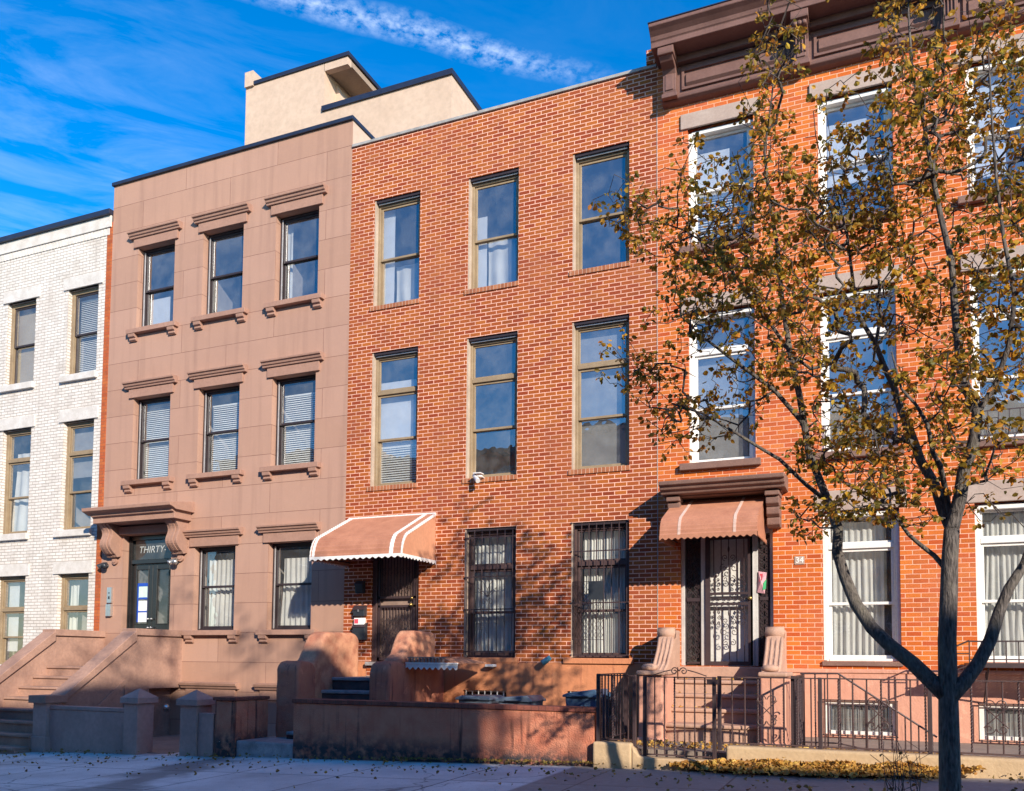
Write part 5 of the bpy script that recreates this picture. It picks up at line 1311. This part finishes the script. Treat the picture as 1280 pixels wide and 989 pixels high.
def make_tree(name, label, base, roots, clusters, group=None, seed=1, leaf=.058, per=7, leafm='leaf', spread=.6, dens=1.0):
    rng = random.Random(seed)
    att = []
    for (x, y, z, rx, rz, n) in clusters:
        for _ in range(int(n*dens)):
            while True:
                a, b, c = rng.uniform(-1, 1), rng.uniform(-1, 1), rng.uniform(-1, 1)
                if a*a+b*b+c*c <= 1: break
            att.append((x+a*rx*1.15, y+b*spread, z+c*rz*1.15))
    g_ = thing(name, base, label, 'tree', group)
    res = grow(roots, att, rng)
    Pl, par, rad, kids, nfix = res
    big, small = tree_mesh(*res)
    big.build('trunk', 'bark', g_, smooth=True); small.build('branches', 'twig', g_)
    lv = MB(); fr_ = MB()
    for i in range(nfix, len(Pl)):
        if rad[i] > .0075: continue
        cl_ = mnoise.noise(Vector(Pl[i])*2.6+Vector((seed, 0, 0)))
        if cl_ < -.22 and rng.random() < .8: continue
        tip = not kids[i]
        n = int((rng.randint(4, per) if tip else rng.randint(0, 4))*(1+1.1*max(0, cl_)))
        p = Vector(Pl[i]); dirn = (p-Vector(Pl[par[i]])).normalized()
        for _ in range(n):
            q = p+dirn*rng.uniform(-.05, .04)+Vector((rng.gauss(0, .012), rng.gauss(0, .012), rng.gauss(0, .012)))
            d = (dirn*.5+Vector((rng.gauss(0, .7), rng.gauss(0, .7), rng.gauss(0, .5)-.35)))
            st_ = q+d.normalized()*rng.uniform(.012, .03)
            v, f = leaf_verts(st_, d+Vector((0, 0, -.3)), leaf*rng.uniform(.6, 1.25), rng)
            lv.add(v, f)
    lv.build('crown', leafm, g_)
    return g_, len(lv.f)
LIMBS = {
 'trunk': [(0.45, -6.06, 0.71), (0.45, -6.06, 0.98), (0.45, -6.06, 1.25), (0.45, -6.06, 1.43), (0.45, -6.05, 1.83), (0.47, -6.04, 2.2), (0.48, -6.03, 2.44), (0.5, -6.0, 2.68)],
 'left': [(0.45, -6.06, 1.39), (0.34, -6.04, 1.51), (0.21, -6.0, 1.65), (0.05, -5.95, 1.79), (-0.08, -5.9, 1.93), (-0.2, -5.85, 2.13), (-0.28, -5.8, 2.35), (-0.34, -5.8, 2.57), (-0.33, -5.78, 2.77), (-0.38, -5.75, 2.91), (-0.43, -5.72, 3.07), (-0.56, -5.68, 3.44), (-0.64, -5.6, 3.98), (-0.72, -5.55, 4.39), (-0.79, -5.5, 4.91), (-0.82, -5.5, 5.38), (-0.89, -5.5, 5.84), (-0.93, -5.5, 6.3), (-0.86, -5.5, 6.81), (-0.81, -5.5, 7.33)],
 'l2': [(-0.45, -5.73, 3.04), (-0.58, -5.8, 3.15), (-0.78, -5.9, 3.36), (-0.93, -6.0, 3.45), (-1.18, -6.1, 3.62), (-1.36, -6.2, 3.73), (-1.61, -6.3, 3.82)],
 'l3': [(-0.61, -5.65, 3.72), (-0.83, -5.75, 4.0), (-1.11, -5.9, 4.22), (-1.36, -6.0, 4.43), (-1.5, -6.1, 4.48)],
 'l4': [(-0.72, -5.55, 4.39), (-0.9, -5.6, 4.69), (-1.09, -5.7, 4.97), (-1.28, -5.8, 5.26), (-1.55, -5.9, 5.48), (-1.81, -6.0, 5.59)],
 'cL': [(0.5, -6.0, 2.68), (0.45, -5.95, 2.83), (0.39, -5.9, 3.07), (0.3, -5.8, 3.28), (0.22, -5.75, 3.57), (0.16, -5.7, 3.75), (0.12, -5.7, 3.92), (0.04, -5.65, 4.14), (-0.02, -5.6, 4.35), (-0.15, -5.6, 4.61), (-0.19, -5.6, 4.9), (-0.23, -5.6, 5.3), (-0.32, -5.6, 5.74), (-0.38, -5.6, 6.19)],
 'cL2': [(-0.02, -5.6, 4.35), (0.02, -5.5, 4.62), (0.01, -5.45, 4.97), (-0.01, -5.4, 5.35), (-0.03, -5.4, 5.64)],
 'cR': [(0.5, -6.0, 2.68), (0.56, -6.05, 2.93), (0.58, -6.1, 3.1), (0.65, -6.15, 3.31), (0.68, -6.15, 3.54), (0.6, -6.15, 3.76), (0.57, -6.15, 3.91), (0.56, -6.15, 4.1), (0.54, -6.15, 4.37), (0.53, -6.15, 4.71), (0.46, -6.1, 5.13), (0.41, -6.1, 5.46), (0.36, -6.1, 5.86), (0.28, -6.1, 6.34), (0.26, -6.1, 6.81), (0.26, -6.1, 7.21)],
 'cR2': [(0.68, -6.15, 3.54), (0.8, -6.2, 3.73), (0.88, -6.3, 3.99), (0.91, -6.4, 4.3), (0.85, -6.4, 4.73), (0.81, -6.4, 5.21), (0.79, -6.4, 5.7), (0.78, -6.4, 6.2)],
 'c3': [(0.5, -6.0, 2.68), (0.47, -5.98, 2.95), (0.41, -6.3, 3.13), (0.36, -6.4, 3.2), (0.32, -6.5, 3.4), (0.25, -6.55, 3.53), (0.15, -6.6, 3.65), (0.09, -6.6, 3.93)],
 'low': [(0.47, -6.03, 2.35), (0.38, -5.95, 2.49), (0.28, -5.9, 2.59), (0.2, -5.85, 2.68), (0.12, -5.8, 2.82), (0.05, -5.8, 2.9), (-0.1, -5.75, 3.04), (-0.25, -5.7, 3.13)],
 'right': [(0.46, -6.06, 1.39), (0.56, -6.05, 1.51), (0.66, -6.0, 1.65), (0.75, -5.95, 1.83), (0.82, -5.9, 2.05), (0.89, -5.9, 2.23), (1.0, -5.85, 2.41), (1.12, -5.8, 2.75), (1.18, -5.8, 3.18), (1.22, -5.8, 3.67), (1.18, -5.8, 4.31), (1.17, -5.8, 4.94)],
}

CLUSTERS = [(-2.00,-6.25,5.58,0.25,0.18,14),(-1.79,-5.93,5.55,0.29,0.29,24),(-1.43,-6.11,5.72,0.31,0.28,26),(-1.41,-5.87,5.32,0.36,0.36,40),(-1.07,-5.84,5.41,0.35,0.42,45),(-1.15,-6.43,4.62,0.39,0.33,45),(-0.85,-6.49,5.60,0.22,0.32,28),(-0.88,-5.62,6.74,0.22,0.36,22),(-0.71,-6.23,6.87,0.23,0.30,18),(-0.57,-6.25,4.86,0.39,0.39,45),(-0.56,-5.45,5.79,0.29,0.36,24),(-0.21,-6.01,5.51,0.36,0.39,45),(-0.07,-5.62,5.40,0.34,0.27,35),(-0.27,-6.00,6.07,0.27,0.33,14),(0.29,-5.83,6.72,0.30,0.46,45),(0.32,-6.34,5.79,0.31,0.43,55),(0.21,-5.83,5.44,0.33,0.39,45),(0.64,-5.59,5.75,0.33,0.53,50),(0.68,-5.95,6.33,0.29,0.44,32),(0.95,-5.72,5.81,0.32,0.58,50),(0.93,-5.80,6.56,0.26,0.38,26),(0.82,-6.43,4.60,0.29,0.46,50),(0.44,-5.70,4.65,0.39,0.39,40),(0.08,-5.88,4.64,0.33,0.33,34),(0.78,-6.18,3.98,0.27,0.42,35),(-0.44,-6.47,4.18,0.34,0.34,38),(-0.90,-5.59,4.48,0.36,0.36,32),(-1.53,-6.00,4.64,0.32,0.25,22),(-1.84,-5.75,4.18,0.29,0.22,20),(-2.15,-5.58,4.46,0.27,0.19,10),(-1.44,-5.75,3.84,0.43,0.21,20),(-1.19,-5.53,4.02,0.29,0.29,14),(-1.59,-6.09,3.59,0.28,0.14,10),(-0.24,-5.66,3.95,0.37,0.34,35),(-0.18,-6.03,3.37,0.39,0.26,42),(0.19,-5.52,3.46,0.34,0.27,28),(-0.51,-5.58,3.51,0.24,0.28,14),(0.39,-6.40,3.72,0.30,0.30,30),(0.65,-6.36,3.22,0.29,0.23,24),(-0.06,-6.27,2.93,0.28,0.18,26),(-0.56,-5.49,2.90,0.15,0.18,12),(0.28,-6.04,2.89,0.25,0.16,14),(0.80,-5.84,2.95,0.22,0.16,8),(1.27,-6.18,5.35,0.29,0.70,40),(1.28,-5.97,4.23,0.30,0.72,40),(1.24,-6.09,3.11,0.29,0.47,16),(0.35,-6.13,7.29,0.38,0.32,16),(-0.57,-5.89,7.72,0.28,0.28,8),]

T0 = (.45, -6.06, gz(.45, -6))
roots = [([(.45, -6.06, .30), (.45, -6.06, .46)]+LIMBS['trunk'], .084, .056, None),
 (LIMBS['left'], .064, .006, 1), (LIMBS['right'], .060, .012, 1), (LIMBS['cL'], .046, .005, 1), (LIMBS['cR'], .052, .005, 1), (LIMBS['cL2'], .016, .005, 1), (LIMBS['cR2'], .024, .005, 1),
 (LIMBS['c3'], .026, .006, 1), (LIMBS['low'], .022, .006, 1), (LIMBS['l2'], .020, .007, 1), (LIMBS['l3'], .022, .008, 1), (LIMBS['l4'], .018, .006, 1)]
tree, nl = make_tree('street_tree', 'young street tree with low fork and sparse yellow brown leaves before the orange house', T0, roots, CLUSTERS, seed=5, per=16, dens=3.15, leaf=.050)
print('leaf faces', nl)
# flare at the foot of the trunk
# street trees on the camera's side of the road, out of frame: they throw the soft dapples on the left hand stoops
def simple_tree(x, y, label, seed, h=9.5, n=9, lf=.1):
    rng = random.Random(seed); z = gz(60, -7)*0+.25
    rts = [([(x, y, z-.2), (x+.05, y, z+1.5), (x-.05, y+.05, z+3.2), (x+.1, y, z+5), (x, y, z+h-1.5)], .15, .03, None)]
    for k in range(6):
        a = rng.uniform(0, 6.28); zz = z+2.8+k*.75
        rts.append(([(x, y, zz), (x+.8*math.cos(a), y+.8*math.sin(a), zz+.8), (x+1.6*math.cos(a), y+1.6*math.sin(a), zz+1.9)], .06, .015, 1))
    cls = [(x+rng.uniform(-1.5, 1.5), y+rng.uniform(-1.2, 1.2), z+rng.uniform(4.6, h-.6), .8, .7, 16) for _ in range(n)]
    return make_tree('street_tree', label, (x, y, z), rts, cls, 'street trees across the road', seed, leaf=lf, per=5, leafm='leaf_low', spread=.8)
simple_tree(3.2, -15.6, 'taller street tree behind the camera, across the road from the brownstone', 21, 12.2, 18)
simple_tree(-.6+8.4, -14.9, 'street tree behind the camera, across the road from the brick house', 33, 11.2, 8)


# ------------------------------------------------------------------ row across the street (behind the camera): its shadow covers the front walls
def far_house(x0, x1, z1, label, mat, seed):
    h = thing('row_house', ((x0+x1)/2, -19.2, .3), label, 'row house', 'row houses across the road')
    cols = []; n = max(2, int((x1-x0)/2.0)); w = (x1-x0)/n
    for i in range(n): cols.append((x0+w*i+w*.28, x0+w*i+w*.72))
    rows = [(1.9, 3.8), (5.0, 6.9), (7.9, 9.4)] if z1 > 9.2 else [(1.9, 3.8), (5.0, 6.9)]
    rows = [r_ for r_ in rows if r_[1] < z1-.6]
    ho = [(a, b, c, d) for a, b in cols for c, d in rows]
    mb = MB(); mb.wall(x0, x1, -.2, z1, 19.2, ho, .15, 29); mb.v = [(p[0], -p[1], p[2]) for p in mb.v]
    mb.build('wall', mat, h); MB().box(x0, x1, -29, -18.95, z1, z1+.18).build('roof', 'cornice', h)
    for a, b in cols:
        for c, d in rows:
            w_ = MB(); w_.box(a, b, -19.34, -19.30, c, d); o = w_.build('window', 'plastic_dark', h)
            f_ = MB(); f_.box(a, a+.06, -19.3, -19.26, c, d); f_.box(b-.06, b, -19.3, -19.26, c, d); f_.box(a, b, -19.3, -19.26, (c+d)/2-.03, (c+d)/2+.03); f_.box(a, b, -19.3, -19.26, d-.06, d); f_.build('frame', 'white_paint', o)
            MB().box(a-.1, b+.1, -19.2, -19.16, d, d+.2).build('lintel', 'stone', o)
far_house(-30, -21.5, 11.2, 'brown brick row house across the road, far left behind the camera', 'far_brick', 1)
far_house(-21.49, -13.5, 10.4, 'dark red brick row house across the road, left behind the camera', 'party_brick', 2)
far_house(-13.49, -7.0, 11.0, 'tan stone row house across the road, behind the camera', 'brownstone', 3)
far_house(-6.99, -.5, 10.6, 'brown brick row house across the road, right behind the camera', 'far_brick', 4)
far_house(-.49, 6.49, 10.25, 'pale stucco row house across the road, behind and right of the camera', 'brownstone', 5)
far_house(6.5, 12.2, 11.75, 'dark red row house across the road, casting shade on the red garden wall', 'party_brick', 6)
far_house(12.21, 18.4, 9.35, 'lower brown brick row house across the road, right of the tall one', 'far_brick', 7)
far_house(18.41, 30, 9.4, 'low tan row house across the road, at the far right', 'brownstone', 8)

# ------------------------------------------------------------------ bare shrub stems by the tree, leaves on the ground
sh = thing('shrub', (.15, -5.6, gz(.15, -5.6)), 'bare reddish shrub stems with a few dead leaves left of the tree trunk', 'shrub')
rng = random.Random(8); mb = MB(); lf = MB()
for i in range(13):
    x = .15+rng.uniform(-.16, .16); y = -5.6+rng.uniform(-.15, .15); p = Vector((x, y, gz(x, y))); pts = [tuple(p)]
    hgt = rng.uniform(.35, .62); d = Vector((rng.gauss(0, .1), rng.gauss(0, .1), 1))
    for k in range(6):
        p = p+d*hgt/6+Vector((rng.gauss(0, .012), rng.gauss(0, .012), 0)); pts.append(tuple(p))
        if rng.random() < .5:
            e = p+Vector((rng.gauss(0, .06), rng.gauss(0, .06), .07)); mb.tube([tuple(p), tuple(e)], .0025, 4)
            if rng.random() < .35: v, f = leaf_verts(e, Vector((rng.gauss(0, 1), rng.gauss(0, 1), -.5)), .04, rng); lf.add(v, f)
    mb.tube(pts, [.005-.0005*k for k in range(7)], 5)
mb.build('stems', 'twig', sh); lf.build('leaves', 'litter_dark', sh)
def litter(name, label, n, pos, mat, size, seed, zoff=0):
    rng = random.Random(seed); mb = MB()
    for _ in range(n):
        x, y, z = pos(rng); d = Vector((rng.gauss(0, 1), rng.gauss(0, 1), rng.gauss(0, .25)))
        v, f = leaf_verts(Vector((x, y, z)), d, size*rng.uniform(.6, 1.3), rng, .6); zm = min(q[2] for q in v)
        v = [(q[0], q[1], q[2]+max(0, z-zm)+.003) for q in v]; mb.add(v, f)
    o = mb.build(name, mat); tag(o, label, 'fallen leaves', kind='stuff')
def pile(rng):
    x = rng.triangular(-2.4, .95, -.6); w = .30*min(1, (x+2.5)/1.0)*(1 if x < .4 else max(.25, (1.15-x)/.75)); y = -3.13-abs(rng.gauss(0, .5))*w
    hh = .10*math.exp(-((y+3.13)/(w*.55+.01))**2)*min(1, (x+2.5)/.8)*(.7+.5*mnoise.noise(Vector((x*3, 0, 0))))
    return x, y, gz(x, y)+max(0, hh)*rng.random()**.5
litter('leaf_pile', 'drift of crisp golden brown leaves along the foot of the tan kerb wall', 5200, pile, 'litter', .062, 2)
def scatter(rng):
    while True:
        x = rng.uniform(-16, 2.5); y = -3.05-abs(rng.gauss(0, 1.0))
        if mnoise.noise(Vector((x*1.1, y*1.6, 0)))+.25*math.exp((y+3.05)*3) > rng.uniform(-.45, .35): return x, y, gz(x, y)
litter('scattered_leaves', 'thin scatter of dark and yellow leaves on the sidewalk', 900, scatter, 'litter_dark', .047, 3)
def edge(rng):
    x = rng.uniform(-6.2, -3.0); y = -3.03-abs(rng.gauss(0, .05)); return x, y, gz(x, y)+.01*rng.random()
litter('edge_leaves', 'small yellow green leaves and debris along the foot of the red garden wall', 420, edge, 'litter_dark', .035, 4)
def yard(rng):
    x = rng.uniform(-3.2, .9); y = rng.uniform(-2.85, -2.0); return x, y, .568+.02*rng.random()
litter('yard_leaves', 'yellow leaves behind the iron fence around the stoop', 700, yard, 'litter', .05, 6)
def steps(rng):
    k = rng.randint(0, 2); return rng.uniform(-2.84, -1.6), -.74-.3*k+rng.uniform(0, .2), (1.38, 1.19, 1.0)[k]+.003
litter('step_leaves', 'a few leaves on the treads of the orange house stoop', 30, steps, 'litter', .045, 7)
o = MB(); o.add([(1.32, -3.32, gz(1.3, -3.3)+.004), (1.46, -3.38, gz(1.3, -3.3)+.02), (1.52, -3.30, gz(1.3, -3.3)+.01), (1.38, -3.25, gz(1.3, -3.3)+.03)], [(0, 1, 2, 3)])
tag(o.build('litter_paper', 'paper'), 'crumpled scrap of white paper on the sidewalk right of the tree', 'litter')
